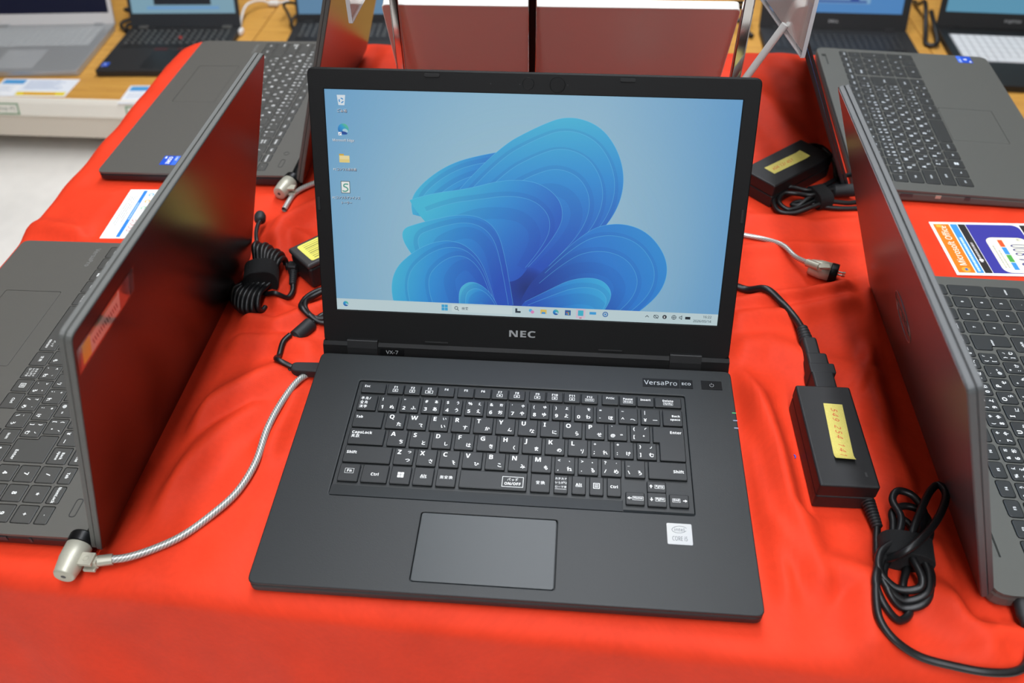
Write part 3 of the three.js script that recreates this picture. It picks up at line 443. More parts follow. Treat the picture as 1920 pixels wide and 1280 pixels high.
// ---------------------------------------------------------------- the laptop in the middle
{
  const A = 0.03152, HF = 0.01583, D = 0.2298, W = 0.370, c = Math.cos(A), s = Math.sin(A);
  const t = thing('laptop', 'open black laptop facing the viewer, blue desktop on its screen', 'laptop', 'laptops on the red table');
  t.position.set(0, HF + s * D, D - c * D); t.rotation.x = A;                // origin: middle of the deck's rear edge
  const mmPoly = (p) => p.map(([x, z]) => [x * mm, z * mm]);
  const well = mmPoly(roundPoly(rect(-143, 142.6, 31, 151.5), 2.2, 3)), padHole = mmPoly(roundPoly(rect(-67.1, 37.6, 162.3, 220.5), 2.2, 3));
  const outline = roundPoly([[-W / 2, 0.0], [W / 2, 0.0], [W / 2, D], [-W / 2, D]], 0.006, 4);
  part(t, 'base', slab(outline, 0.0034, 0.0009, [well, padHole], -0.0034, 3), M.deck);
  const low = slab(roundPoly([[-W / 2, 0.0], [W / 2, 0.0], [W / 2, D], [-W / 2, D]], 0.006, 4), 0.01, 0.0028, [], -0.0134, 3);
  { const p = low.attributes.position; for (let i = 0; i < p.count; i++) { const y = p.getY(i), z = p.getZ(i), k = (-0.0034 - y) / 0.01, floorY = -(HF - 0.0022) - (D - z) * Math.tan(A); p.setY(i, -0.0034 + k * (floorY + 0.0034)); } low.computeVertexNormals(); }
  part(t, 'bottom_case', low, M.deck);
  for (const [x, z] of [[-0.14, 0.21], [0.14, 0.21], [-0.14, 0.02], [0.14, 0.02]]) { const y = -HF - (D - z) * Math.tan(A); part(t, 'foot', new THREE.CylinderGeometry(0.006, 0.006, 0.003, 16).translate(x, y + 0.0016, z), M.rubber); }
  // keyboard: sunken tray, ramp at its front, caps
  const f = -0.0020, tray = [slab(rect(-0.1428, 0.1424, 0.0312, 0.1405), 0.0008, 0, [], f - 0.0008), slab(rect(0.0876, 0.1424, 0.1405, 0.1485), 0.0008, 0, [], f - 0.0008)];
  const ramp = (x0, x1, za, zb) => { const g = new THREE.BufferGeometry(); g.setAttribute('position', new THREE.Float32BufferAttribute([x0, f, za, x0, -0.0002, zb, x1, -0.0002, zb, x0, f, za, x1, -0.0002, zb, x1, f, za], 3)); g.setAttribute('uv', new THREE.Float32BufferAttribute(new Array(12).fill(0), 2)); g.computeVertexNormals(); return g; };
  tray.push(ramp(-0.143, 0.0876, 0.1405, 0.1512), ramp(0.0876, 0.1426, 0.1485, 0.1515), box(0.0004, 0.0022, 0.0112, 0.0876, f + 0.0006, 0.1458));
  const kb = part(t, 'keyboard', merged(...tray), M.deck, 'sunken black keyboard tray');
  const keys = [], K = (x0, x1, z0, z1, l, o = {}) => keys.push({ p: rect(x0, x1, z0, z1), l, ...o });
  const fl = (n, sub) => (g, a, b, tp, ft) => { write(g, n, (a + b) / 2, tp + 3.2, 3.3, { align: 'center' }); if (sub) { g.lineWidth = 0.45; g.strokeRect((a + b) / 2 - sub, tp + 5.4, sub * 2, 3); g.fillRect((a + b) / 2 - sub * 0.4, tp + 6.3, sub * 0.8, 1.2); } };
  const fs = (n, sub) => (g, a, b, tp, ft) => { write(g, n, (a + b) / 2, tp + 3.1, 3, { align: 'center' }); if (sub) boxed(g, sub, (a + b) / 2, tp + 6.9, 2.3); };
  K(-139.5, -117.9, 34.6, 45, (g, a, b, tp) => write(g, 'Esc', a + 2.4, tp + 3.6, 3.4));
  const subs = [2.1, 2.1, 3.2, 0, 0, 0, 2.3, 2.3, 2.3, 2.1, 2.1];
  for (let i = 0; i < 12; i++) { const x = [-116.4, -54.4, 8.2][i >> 2] + (i & 3) * 14.93 + (i >> 2 === 2 ? (i & 3) * 0.15 : 0); K(x, x + 14.5, 34.6, 45, i === 11 ? fs('F12', 'ScrLk') : fl('F' + (i + 1), subs[i])); }
  K(71.2, 85.8, 34.6, 45, fs('PrtSc')); K(86.3, 100.9, 34.6, 45, fs('Pause', 'Break')); K(101.4, 116, 34.6, 45, fs('Insert')); K(116.5, 139.3, 34.6, 45, fs('Delete', 'SysRq'));
  const w = 16.4, pt = 18.75;
  K(-139.5, -122.7, 48.4, 64.8, '<半角/\n全角\n漢字', { s: 3.7, mid: true }); NUM.forEach((l, i) => K(-120.9 + pt * i, -120.9 + pt * i + w, 48.4, 64.8, l)); K(122.5, 139.2, 48.4, 64.8, '>Back\nspace', { s: 3.1, mid: true });
  K(-139.5, -113.9, 66.7, 83.1, '<Tab'); QROW.forEach((l, i) => K(-111.4 + pt * i, -111.4 + pt * i + w, 66.7, 83.1, l));
  keys.push({ p: [[113.4, 66.7], [139.4, 66.7], [139.4, 101.2], [118.4, 101.2], [118.4, 83.1], [113.4, 83.1]], l: (g, a, b, tp) => write(g, 'Enter', b - 2.2, tp + 6, 3.7, { align: 'right' }) });
  K(-139.5, -109.2, 84.8, 101.2, '<CapsLock\n英数', { s: 3.8 }); AROW.forEach((l, i) => K(-106.6 + pt * i, -106.6 + pt * i + w, 84.8, 101.2, l));
  K(-139.5, -100.2, 103, 119.4, '<Shift', { s: 3.8 }); ZROW.forEach((l, i) => K(-97.9 + pt * i, -97.9 + pt * i + w, 103, 119.4, l)); K(108.4, 139.1, 103, 119.4, (g, a, b, tp, ft) => write(g, 'Shift', b - 2.4, (tp + ft) / 2, 3.8, { align: 'right' }));
  const z0 = 121.3, z1 = 138;
  K(-139.6, -122.9, z0, z1, (g, a, b, tp, ft) => boxed(g, 'Fn', (a + b) / 2, tp + 7, 3.6, 1.4)); K(-120.8, -99.4, z0, z1, 'Ctrl', { s: 3.8 }); K(-97.4, -81, z0, z1, winMark); const alt = (g, a, b, tp, ft) => { const q = write(g, 'Alt', (a + b) / 2, tp + 7.4, 3.8, { align: 'center' }); g.fillRect((a + b) / 2 - q / 2, tp + 9.8, q, 0.4); };
  K(-78.9, -62.6, z0, z1, alt); K(-60.4, -44.4, z0, z1, '無変換', { s: 3.6 });
  K(-41.8, 12.2, z0, z1, (g, a, b, tp, ft) => { g.lineWidth = 0.45; g.strokeRect(b - 19.6, tp + 4.4, 16.6, 9.4); write(g, 'パッド', b - 11.3, tp + 7, 3.1, { align: 'center' }); write(g, 'ON/OFF', b - 11.3, tp + 11, 3.5, { align: 'center' }); });
  K(15, 30.6, z0, z1, '変換', { s: 3.8 }); K(33.5, 44.7, z0, z1, (g, a, b, tp, ft) => { write(g, 'カタカナ', (a + b) / 2, tp + 3.4, 2.5, { align: 'center' }); write(g, 'ひらがな', (a + b) / 2, tp + 7.2, 2.5, { align: 'center' }); write(g, 'ローマ字', (a + b) / 2, tp + 11.2, 2.4, { align: 'center' }); g.fillRect(a + 1, tp + 13, 9, 0.35); }); K(47.7, 58.8, z0, z1, alt); K(61.6, 72.7, z0, z1, menuMark); K(75.4, 86.6, z0, z1, 'Ctrl', { s: 3.5 });
  K(89.8, 104.6, 133.4, 144.6, arrowMark(-1, 0, 'Home')); K(106.7, 121.7, 122.3, 132.3, arrowMark(0, -1, 'PgUp')); K(106.7, 121.7, 132.8, 145.2, arrowMark(0, 1, 'PgDn')); K(123.6, 138.7, 133.4, 144.8, arrowMark(1, 0, 'End'));
  const frame = [-143, 143, 31, 150], kt = keyTexture(keyboardCanvas(keys, frame, 7, '#191b1c', '#f0f0ee'));
  keyCaps(kb, keys, frame, std(0xffffff, 0.5, 0, { map: kt }), { r: 1.2, bevel: 0.6, yb: -1.9, yt: 0.4, n: 3 });
  // touchpad in its cut-out
  const pad = part(t, 'touchpad', slab(mmPoly(roundPoly(rect(-66.6, 37.1, 162.8, 220), 2, 3)), 0.002, 0.0003, [], -0.0023), M.pad, 'smooth slate-grey touchpad');
  part(pad, 'pad_well', slab(mmPoly(rect(-68, 38.5, 161.5, 221.5)), 0.0006, 0, [], -0.0033), M.deck);
  // badges on the deck
  const flat = (g, x, z, y = 0.0001) => g.rotateX(-Math.PI / 2).translate(x * mm, y, z * mm);
  const strip = part(t, 'name_strip', slab(mmPoly(rect(107, 139, 12.8, 22.6)), 0.0003, 0, [], -0.00005), M.gloss); part(strip, 'lettering', flat(letters('VersaPro', 0.0048, 0.00012, 1.08, fontR), 122.6, 17.7, 0.0003), M.silverPrint);
  const eco = part(t, 'eco_button', slab(mmPoly(rect(139.6, 150.6, 12.8, 22.6)), 0.0005, 0.0001, [], -0.00005), M.gloss); part(eco, 'lettering', flat(letters('ECO', 0.0027, 0.00012, 1.15), 145, 17.7, 0.00046), M.silverPrint);
  const pw = part(t, 'power_button', slab(mmPoly(rect(158, 175.8, 12.8, 22.5)), 0.0006, 0.0001, [], -0.00005), M.gloss);
  part(pw, 'power_mark', flat(merged(new THREE.TorusGeometry(0.0017, 0.00022, 4, 20, 5.2).rotateZ(2.1), box(0.0004, 0.0018, 0.0003, 0, 0.0016, 0)), 167, 17.9, 0.00056), M.silverPrint);
  for (const [z, m] of [[47.6, M.ledGreen], [55.9, M.ledOff], [63.9, M.ledOff]]) part(t, 'status_light', box(0.0034, 0.0004, 0.0009, 0.1832, 0.0000, z * mm), m);
  const st = canvas(256, 250, (g) => {
    const q = g.createLinearGradient(0, 0, 256, 250); q.addColorStop(0, '#bdbdba'); q.addColorStop(1, '#b4b6b8'); g.fillStyle = q; g.fillRect(0, 0, 256, 250);
    g.strokeStyle = '#4a5058'; g.lineWidth = 5; g.beginPath(); g.ellipse(128, 72, 76, 40, -0.12, 0.5, 6.1); g.stroke(); write(g, 'intel', 128, 72, 56, { align: 'center', bold: false, color: '#4a5058' });
    g.save(); g.translate(128, 178); g.scale(0.8, 1.25); write(g, 'CORE i5', 0, 0, 56, { align: 'center', bold: false, color: '#3c4248' }); g.restore();
  });
  const sticker = (parent, cv, x0, x1, zz0, zz1, label) => { const g = slab(mmPoly(roundPoly(rect(x0, x1, zz0, zz1), 0.9, 2)), 0.00015, 0, [], 0.00002); const p = g.attributes.position, u = g.attributes.uv; for (let i = 0; i < p.count; i++) u.setXY(i, (p.getX(i) / mm - x0) / (x1 - x0), 1 - (p.getZ(i) / mm - zz0) / (zz1 - zz0)); return part(parent, 'sticker', g, std(0xffffff, 0.35, 0, { map: texture(cv) }), label); };
  sticker(t, st, 120.3, 139, 159.4, 177.4, 'small silver-white processor sticker');
  // lid, in its own frame: x across, y up along the screen, z out of the screen
  const TH = 2.0045, lid = part(t, 'lid', panel(roundPoly([[-0.1863, -0.034], [0.1863, -0.034], [0.1863, 0.2106], [-0.1863, 0.2106]], 0.006, 5), 0.0078, 0.0016, [], -0.0080, 3), M.bezel);
  lid.position.set(-0.0005, 0.0279, -0.0292); lid.rotation.x = Math.PI / 2 - TH;
  const hole = [[-0.1725, -0.0003], [0.1725, -0.0003], [0.1725, 0.1939], [-0.1725, 0.1939]];
  part(lid, 'bezel', panel(roundPoly([[-0.1853, -0.0312], [0.1853, -0.0312], [0.1853, 0.2098], [-0.1853, 0.2098]], 0.0055, 5), 0.0016, 0.0004, [hole], -0.0003, 2), M.bezel);
  const sg = new THREE.PlaneGeometry(0.34416, 0.19359).translate(0, 0.0968, 0.0001); part(lid, 'screen', sg, screenOn, 'bright screen with a blue ribbon picture and a task bar');
  part(lid, 'chin', barX([[-0.0306, -0.0078], [-0.0308, 0.0013], [-0.0338, 0.0042], [-0.046, 0.0036], [-0.047, 0.0026], [-0.047, -0.0078]], -0.1863, 0.1863), M.bezel);
  const hingeMat = std(0x0c0c0d, 0.55);
  for (const x of [-0.1487, 0.1468]) part(lid, 'hinge', barX([[-0.0275, -0.0078], [-0.0275, 0.0052], [-0.0282, 0.0060], [-0.0350, 0.0064], [-0.0480, 0.0056], [-0.050, -0.002], [-0.050, -0.0078]], x - 0.0141, x + 0.0141), hingeMat);
  for (const [x, y, ww, hh] of [[-0.081, 0.2066, 0.0128, 0.0028], [0.0788, 0.2066, 0.0124, 0.0028], [-0.0803, -0.0278, 0.0215, 0.0013], [0.079, -0.0278, 0.0215, 0.0013], [-0.1822, 0.0976, 0.0022, 0.0115], [0.1822, 0.099, 0.0022, 0.0115]]) part(lid, 'bumper', panel(roundPoly([[x - ww / 2, y - hh / 2], [x + ww / 2, y - hh / 2], [x + ww / 2, y + hh / 2], [x - ww / 2, y + hh / 2]], Math.min(ww, hh) * 0.45, 3), 0.0010, 0.0002, [], 0.0012), M.rubber);
  part(lid, 'camera_shutter', merged(new THREE.CylinderGeometry(0.0058, 0.0058, 0.0008, 32).rotateX(Math.PI / 2).translate(0.0222, 0.2016, 0.0012), new THREE.TorusGeometry(0.0062, 0.0003, 6, 32).translate(0.0222, 0.2016, 0.0013)), M.bezel, 'round camera shutter');
  part(lid, 'sensor_window', new THREE.TorusGeometry(0.0046, 0.00022, 6, 28).translate(-0.0017, 0.2019, 0.0013), M.gloss);
  for (const [x, y] of [[-0.0325, 0.2012], [-0.0086, 0.2012], [0.0305, 0.2016]]) part(lid, 'microphone_hole', new THREE.CylinderGeometry(0.0005, 0.0005, 0.0002, 8).rotateX(Math.PI / 2).translate(x, y, 0.0013), M.tray);
  part(lid, 'maker_logo', letters('NEC', 0.0062, 0.0003, 1.5).translate(-0.0013, -0.0158, 0.0013), M.silverPrint, 'raised silver maker lettering');
  part(lid, 'series_plate', merged(box(0.023, 0.0062, 0.0003, -0.1215, -0.0386, 0.0040)), M.gloss);
  part(lid, 'series_lettering', letters('VX-7', 0.0034, 0.0002, 1.25, fontR).translate(-0.1215, -0.0386, 0.0042), M.silverPrint);
}

// ---------------------------------------------------------------- the laptops round the middle one
const P = (p) => p.map(([x, z]) => [x * mm, z * mm]);
// o: base x range, z range (from the hinge), keys, lid; everything in mm, local x to the user's right, z to the user
function buildLaptop(t, o) {
  const tilt = Math.atan2(4, o.z[1]), H = o.h ?? 18, place = (m) => { m.position.y = H * mm; m.rotation.x = tilt; return m; };
  const [xa, xb] = o.x, [za, zb] = o.z, gap = o.gap ?? 0.75;
  const grown = o.keys.map((k) => P(inset(cw(roundPoly(k.p, o.r ?? 1, 2)), -gap)));
  const cuts = (o.cuts ?? []).map((q) => P(rect(...q)));
  const padHole = o.pad ? [P(roundPoly(rect(o.pad[0] - 0.5, o.pad[1] + 0.5, o.pad[2] - 0.5, o.pad[3] + 0.5), 2, 2))] : [];
  const outer = roundPoly(rect(xa, xb, za, zb), o.corner ?? 8, 4);
  const base = place(part(t, 'base', slab(P(outer), 0.0026, 0.0006, [], -0.0026, 2), o.deck));
  base.geometry = slab(P(outer), 0.0026, 0.00012, [...grown, ...padHole, ...cuts], -0.0026, 1);
  const low = slab(P(outer), 0.01, 0.0024, [], -0.0126, 2), p = low.attributes.position, bottom = -(H - 2.4);
  for (let i = 0; i < p.count; i++) { const k = (-0.0026 - p.getY(i)) / 0.01, z = p.getZ(i) / mm, yb = bottom + z * Math.tan(tilt); p.setY(i, (-2.6 + k * (yb + 2.6)) * mm); if (o.taper) p.setX(i, p.getX(i) * (1 - 0.02 * k)); }
  low.computeVertexNormals();
  place(part(t, 'bottom_case', low, o.under ?? o.deck));
  const ks = o.keys.flatMap((k) => k.p), kx = ks.map((q) => q[0]), kz = ks.map((q) => q[1]), fr = [Math.min(...kx) - 3, Math.max(...kx) + 3, Math.min(...kz) - 3, Math.max(...kz) + 3];
  const kb = place(part(t, 'keyboard', slab(P(rect(...fr)), 0.0005, 0, [], -0.0030), o.under ?? o.deck));
  keyCaps(kb, o.keys, o.frame ?? fr, o.keyMat ?? std(0xffffff, o.keyRough ?? 0.45, 0, { map: texture(keyboardCanvas(o.keys, fr, o.scale ?? 5, o.keyColor, o.ink ?? '#e9e9e6', o.inkScale ?? 1)) }), { r: o.r ?? 1, bevel: 0.45, yb: -2.4, yt: o.keyTop ?? 0.35, n: 2 });
  if (o.pad) { const pd = place(part(t, 'touchpad', slab(P(roundPoly(rect(...o.pad), 1.8, 2)), 0.002, 0.0002, [], -0.0021), o.padMat ?? o.deck)); part(pd, 'pad_well', slab(P(rect(o.pad[0] - 1.4, o.pad[1] + 1.4, o.pad[2] - 1.4, o.pad[3] + 1.4)), 0.0005, 0, [], -0.003), o.deck); }
  // lid
  const l = o.lid, lx0 = l.x[0], lx1 = l.x[1], th = THREE.MathUtils.degToRad(l.angle), yb = l.from ?? -6, th_ = l.thick ?? 7;
  const quad = (i) => roundPoly([[lx0 + i, yb + i], [lx1 - i, yb + i], [lx1 - i, l.length - i], [lx0 + i, l.length - i]], l.corner ?? 6, 4);
  const back = l.back ?? 0.55;
  const lid = part(t, 'lid', panel(P(quad(0)), back * th_ * mm, 0.0009, [], 0, 2), l.edge);
  part(lid, 'back_cover', panel(P(quad(0.9)), 0.0004, 0, [], -0.0002), l.mat);
  lid.position.set(0, l.y * mm, (l.z ?? 0) * mm); lid.rotation.x = Math.PI / 2 - th;
  part(lid, 'bezel', panel(P(quad(0.5)), (1 - back) * th_ * mm, 0.0006, [P([[lx0 + 8, 22], [lx1 - 8, 22], [lx1 - 8, l.length - 10], [lx0 + 8, l.length - 10]])], (back * th_ + 0.25) * mm, 2), l.edge);
  const sw = lx1 - lx0 - 15, sh = Math.min(l.length - 31, sw * 0.5625);
  part(lid, 'screen', new THREE.PlaneGeometry(sw * mm, sh * mm).translate((lx0 + lx1) / 2 * mm, (l.length - 10 - sh / 2) * mm, (back * th_ + 0.6) * mm), l.screen ?? screenOn);
  for (const [a, b] of l.barrels ?? []) part(t, 'hinge', new THREE.CylinderGeometry(0.0072, 0.0072, (b - a) * mm, 24).rotateZ(Math.PI / 2).translate((a + b) / 2 * mm, (H - 8.2) * mm, (za - 6.5) * mm), l.hinge ?? M.cordMatt);
  t.userData.place = undefined; delete t.userData.place;
  return { base, kb, lid, place };
}
const stickOn = (parent, cv, [x0, x1, z0, z1], label) => {
  const g = slab(P(roundPoly(rect(x0, x1, z0, z1), 0.8, 2)), 0.00018, 0, [], 0.00004), p = g.attributes.position, u = g.attributes.uv;
  for (let i = 0; i < p.count; i++) u.setXY(i, (p.getX(i) / mm - x0) / (x1 - x0), 1 - (p.getZ(i) / mm - z0) / (z1 - z0));
  return part(parent, 'sticker', g, std(0xffffff, 0.35, 0, { map: texture(cv) }), label);
};
const blueBadge = (big) => canvas(200, 200, (g) => { g.fillStyle = '#1f4fc0'; g.fillRect(0, 0, 200, 200); g.fillStyle = '#3f6fe0'; g.fillRect(0, 0, 200, 60); write(g, 'intel', 14, 34, 44, { bold: false, color: '#f4f7ff' }); write(g, big, 100, 110, 62, { align: 'center', color: '#ffffff' }); g.fillStyle = '#dfe8ff'; g.fillRect(14, 160, 46, 22); });
// a Japanese keyboard with number pad, evenly spaced
function jis(x0, x1, z, u, opt = {}) {                                       // z: [front-of-row pairs], u: key pitch
  const keys = [], g = opt.gap ?? 2.6, K = (a, b, i, l, o = {}) => keys.push({ p: rect(a, b, z[i][0], z[i][1]), l, ...o }), main = x0 + 15 * u;
  const F = ['Esc', 'F1', 'F2', 'F3', 'F4', 'F5', 'F6', 'F7', 'F8', 'F9', 'F10', 'F11', 'F12', 'PrtSc', 'Insert', 'Delete', 'Home', 'End', 'PgUp'], fu = (x1 - x0 + 2.4) / F.length;
  F.forEach((n, i) => K(x0 + fu * i, x0 + fu * (i + 1) - 2.4, 0, n, { s: 3 }));
  K(x0, x0 + u - g, 1, '半/全', { s: 2.8 }); NUM.forEach((l, i) => K(x0 + u * (i + 1), x0 + u * (i + 2) - g, 1, l)); K(x0 + u * 14, main - g, 1, 'BS', { s: 3 });
  K(x0, x0 + u * 1.5 - g, 2, 'Tab', { s: 3.2 }); QROW.forEach((l, i) => K(x0 + u * (i + 1.5), x0 + u * (i + 2.5) - g, 2, l));
  K(x0, x0 + u * 1.75 - g, 3, 'Caps', { s: 3.2 }); AROW.forEach((l, i) => K(x0 + u * (i + 1.75), x0 + u * (i + 2.75) - g, 3, l));
  keys.push({ p: [[x0 + u * 13.5, z[2][0]], [main - g, z[2][0]], [main - g, z[3][1]], [x0 + u * 13.75, z[3][1]], [x0 + u * 13.75, z[2][1]], [x0 + u * 13.5, z[2][1]]], l: 'Enter', s: 3.2 });
  K(x0, x0 + u * 2.25 - g, 4, 'Shift', { s: 3.2 }); ZROW.forEach((l, i) => K(x0 + u * (i + 2.25), x0 + u * (i + 3.25) - g, 4, l)); K(x0 + u * 13.25, main - g, 4, 'Shift', { s: 3.2 });
  let x = x0; for (const [w, l] of [[1.1, 'Ctrl'], [1.1, 'Fn'], [1.1, winMark], [1.1, 'Alt'], [1.1, '無変換'], [3.2, ''], [1.1, '変換'], [1.1, 'カナ'], [1.1, 'Ctrl']]) { K(x, x + u * w - g, 5, l, { s: 2.9 }); x += u * w; }
  const rest = main - x, zm = (z[5][0] + z[5][1]) / 2;
  K(x, x + rest / 3 - g, 5, arrowMark(-1, 0)); keys.push({ p: rect(x + rest / 3, x + rest * 2 / 3 - g, z[5][0], zm - 1.2), l: arrowMark(0, -1) }, { p: rect(x + rest / 3, x + rest * 2 / 3 - g, zm + 1.2, z[5][1]), l: arrowMark(0, 1) }); K(x + rest * 2 / 3, main - g, 5, arrowMark(1, 0));
  const nx = main + (opt.split ?? 3), nu = (x1 - nx + g) / 4, N = (c, i, l, wide = 1) => K(nx + nu * c, nx + nu * (c + wide) - g, i, l, { s: 4 });
  [['Num', 1], ['/', 1], ['*', 1], ['-', 1]].forEach(([l], i) => N(i, 1, l)); ['7', '8', '9'].forEach((l, i) => N(i, 2, l)); ['4', '5', '6'].forEach((l, i) => N(i, 3, l)); ['1', '2', '3'].forEach((l, i) => N(i, 4, l)); N(0, 5, '0', 2); N(2, 5, '.');
  keys.push({ p: rect(nx + nu * 3, x1, z[2][0], z[3][1]), l: '+', s: 4 }, { p: rect(nx + nu * 3, x1, z[4][0], z[5][1]), l: 'Ent', s: 3 });
  return keys;
}

// --- two like black laptops with number pads, screens turned to the far side from the viewer's left
const padKeys = [];
{
  const K = (x0, x1, z0, z1, l, o = {}) => padKeys.push({ p: rect(x0, x1, z0, z1), l, ...o }), w = 16.4, pt = 18.9, R = [[53, 62.8], [66.2, 81.9], [84.9, 100.4], [103.1, 118.8], [121.4, 136.9], [139.6, 154.6]], L = -170;
  ['Esc', 'F1', 'F2', 'F3', 'F4', 'F5', 'F6', 'F7', 'F8', 'F9', 'F10', 'F11', 'F12', 'PrtSc', 'Delete'].forEach((n, i) => K(i ? 117 - w - pt * (14 - i) : L, 117 - pt * (14 - i), ...R[0], n, { s: 3.4 }));
  K(L, -147.6, ...R[1], '半角/\n全角', { s: 3.2 }); NUM.forEach((l, i) => K(117 - pt * (13 - i) - w, 117 - pt * (13 - i), ...R[1], l)); K(117 - w, 117, ...R[1], 'Back\nspace', { s: 3.2 });
  K(L, -140.3, ...R[2], '<Tab'); QROW.forEach((l, i) => K(86.5 - w - pt * (11 - i), 86.5 - pt * (11 - i), ...R[2], l));
  K(L, -136.3, ...R[3], '<CapsLock\n英数'); AROW.forEach((l, i) => K(90.5 - w - pt * (11 - i), 90.5 - pt * (11 - i), ...R[3], l));
  padKeys.push({ p: [[89, R[2][0]], [116.6, R[2][0]], [116.6, R[3][1]], [93.2, R[3][1]], [93.2, R[2][1]], [89, R[2][1]]], l: (g, a, b, t, f) => write(g, 'Enter', b - 2, f - 6, 4, { align: 'right' }) });
  K(L, -127, ...R[4], '<Shift'); ZROW.forEach((l, i) => K(-124.5 + pt * i, -124.5 + pt * i + w, ...R[4], l)); K(83.4, 97.8, ...R[4], 'Shift', { s: 3 }); K(100.3, 116.7, ...R[4], arrowMark(0, -1, 'PgUp'));
  for (const [a, b, l] of [[L, -152.9, 'Fn'], [-150.4, -134, 'Ctrl'], [-131.5, -115.2, winMark], [-112.7, -96.3, 'Alt'], [-93.8, -76.8, '無変換'], [-74.3, -11.7, (g, x0, x1, t, f) => { write(g, 'パッド', x1 - 9, t + 6, 3, { align: 'center' }); write(g, 'ON/OFF', x1 - 9, t + 10, 3, { align: 'center' }); }], [-9.2, 7.7, '変換'], [10.2, 23.6, 'カタカナ\nひらがな\nローマ字'], [26.1, 40, menuMark], [42.5, 60, 'Ctrl']]) K(a, b, ...R[5], l, { s: typeof l === 'string' && l.includes('\n') ? 2.7 : 3.6 });
  K(83.4, 97.8, ...R[5], arrowMark(-1, 0)); K(100.3, 116.7, ...R[5], arrowMark(0, 1, 'PgDn'));
  ['Tab', 'NumLock', '-'].forEach((l, i) => K(120.2 + 18.9 * i, 135.8 + 18.9 * i, ...R[0], l, { s: 3.4 }));
  [['/', '*', '+'], ['7', '8', '9'], ['4', '5', '6'], ['1', '2', '3'], ['0', '.', 'Enter']].forEach((row, j) => row.forEach((l, i) => K(120.2 + 18.9 * i, 135.8 + 18.9 * i, ...R[j + 1], l, { s: l.length > 1 ? 3.4 : 5.4 })));
}
const dellRing = (r) => new THREE.TorusGeometry(r, 0.0006, 6, 48);
{
  const t = thing('laptop', 'black laptop seen from behind with a price sticker high on its glossy lid', 'laptop', 'laptops on the red table');
  t.position.set(-0.3003, 0, 0.02); t.rotation.y = -1.5756;
  const r = buildLaptop(t, { x: [-178, 184], z: [18, 259], pad: [-95, 10, 174.8, 233.5], keys: padKeys, keyColor: '#454441', ink: '#e4e4e0', deck: M.darkDeck, under: std(0x1d1c1e, 0.4), scale: 5.5, keyTop: 0.15,
    lid: { x: [-172, 190], length: 228, from: -11, y: 20, angle: 106.3, thick: 7.6, mat: M.lidBlack, edge: M.lidEdge, barrels: [[-150, -90], [95, 182]], hinge: std(0x141516, 0.35) } });
  const deck = (n, g, m, l) => r.place(part(t, n, g, m, l));
  const groove = std(0x2a2a29, 0.5);
  deck('power_button', slab(P(roundPoly(rect(149, 166.2, 33.2, 39), 2.8, 5)), 0.0005, 0.0001, [P(roundPoly(rect(149.7, 165.5, 33.9, 38.3), 2.1, 5))], -0.0002), groove, 'thin oval groove of the power button');
  deck('deck_button', new THREE.TorusGeometry(0.0031, 0.0003, 6, 24).rotateX(Math.PI / 2).translate(0.1355, 0.0001, 0.0365), groove);
  deck('maker_lettering', letters('VersaPro', 0.0052, 0.00012, 1.05, fontR).rotateX(-Math.PI / 2).translate(-0.152, 0.00002, 0.168), std(0x7b7b78, 0.5));
  stickOn(r.base, blueBadge('CORE'), [146, 166, 167, 188], 'small blue processor sticker');
  // side sockets of the base
  for (const [z, w] of [[88, 14], [62, 2], [112, 10]]) part(t, 'socket', box(0.0008, 0.0045, w * mm, 0.1841, 0.0105, z * mm), M.socket);
  // price sticker on the back of the lid, near its top
  const cv = canvas(560, 130, (g) => {
    g.fillStyle = '#5e2220'; g.fillRect(0, 0, 560, 130); g.fillStyle = '#c9c2b4'; g.fillRect(120, 6, 350, 118); g.fillStyle = '#2f7a52'; g.fillRect(140, 6, 320, 14); g.fillStyle = '#7c2a26'; g.fillRect(0, 4, 118, 122);
    for (let i = 0; i < 13; i++) { g.fillStyle = '#403a38'; g.save(); g.translate(150 + i * 22, 74); g.rotate(0.4); g.fillRect(0, -22, 10, 40); g.restore(); }
    g.strokeStyle = '#c03a34'; g.lineWidth = 3; g.beginPath(); g.moveTo(140, 108); g.lineTo(400, 108); g.stroke(); g.fillStyle = '#d8bf2c'; g.fillRect(450, 8, 84, 114);
  });
  const sg = new THREE.PlaneGeometry(0.068, 0.019).rotateY(Math.PI).translate(0.150, 0.203, -0.0004); { const u = sg.attributes.uv; for (let i = 0; i < u.count; i++) u.setX(i, 1 - u.getX(i)); }
  part(r.lid, 'price_sticker', sg, std(0xffffff, 0.3, 0, { map: texture(cv), clearcoat: 0.5 }), 'taped paper label with a yellow end');
  part(r.lid, 'clear_tape', new THREE.PlaneGeometry(0.078, 0.0215).rotateY(Math.PI).translate(0.148, 0.203, -0.0006), std(0xffffff, 0.08, 0, { transmission: 1, thickness: 0 }));

  // its twin beyond it
  const b = t.clone(); b.name = numbered('laptop'); scene.add(b);
  tag(b, 'black laptop behind the tilted white price card, keyboard away from the viewer', 'laptop', 'laptops on the red table');
  b.position.set(-0.280, 0, -0.486); b.rotation.y = -1.5684; b.scale.x = 1.025;
  const bl = b.children.find((q) => q.name === 'lid'); bl.rotation.x = Math.PI / 2 - THREE.MathUtils.degToRad(108); for (const q of bl.children.filter((q) => /price|tape/.test(q.name))) bl.remove(q);
}
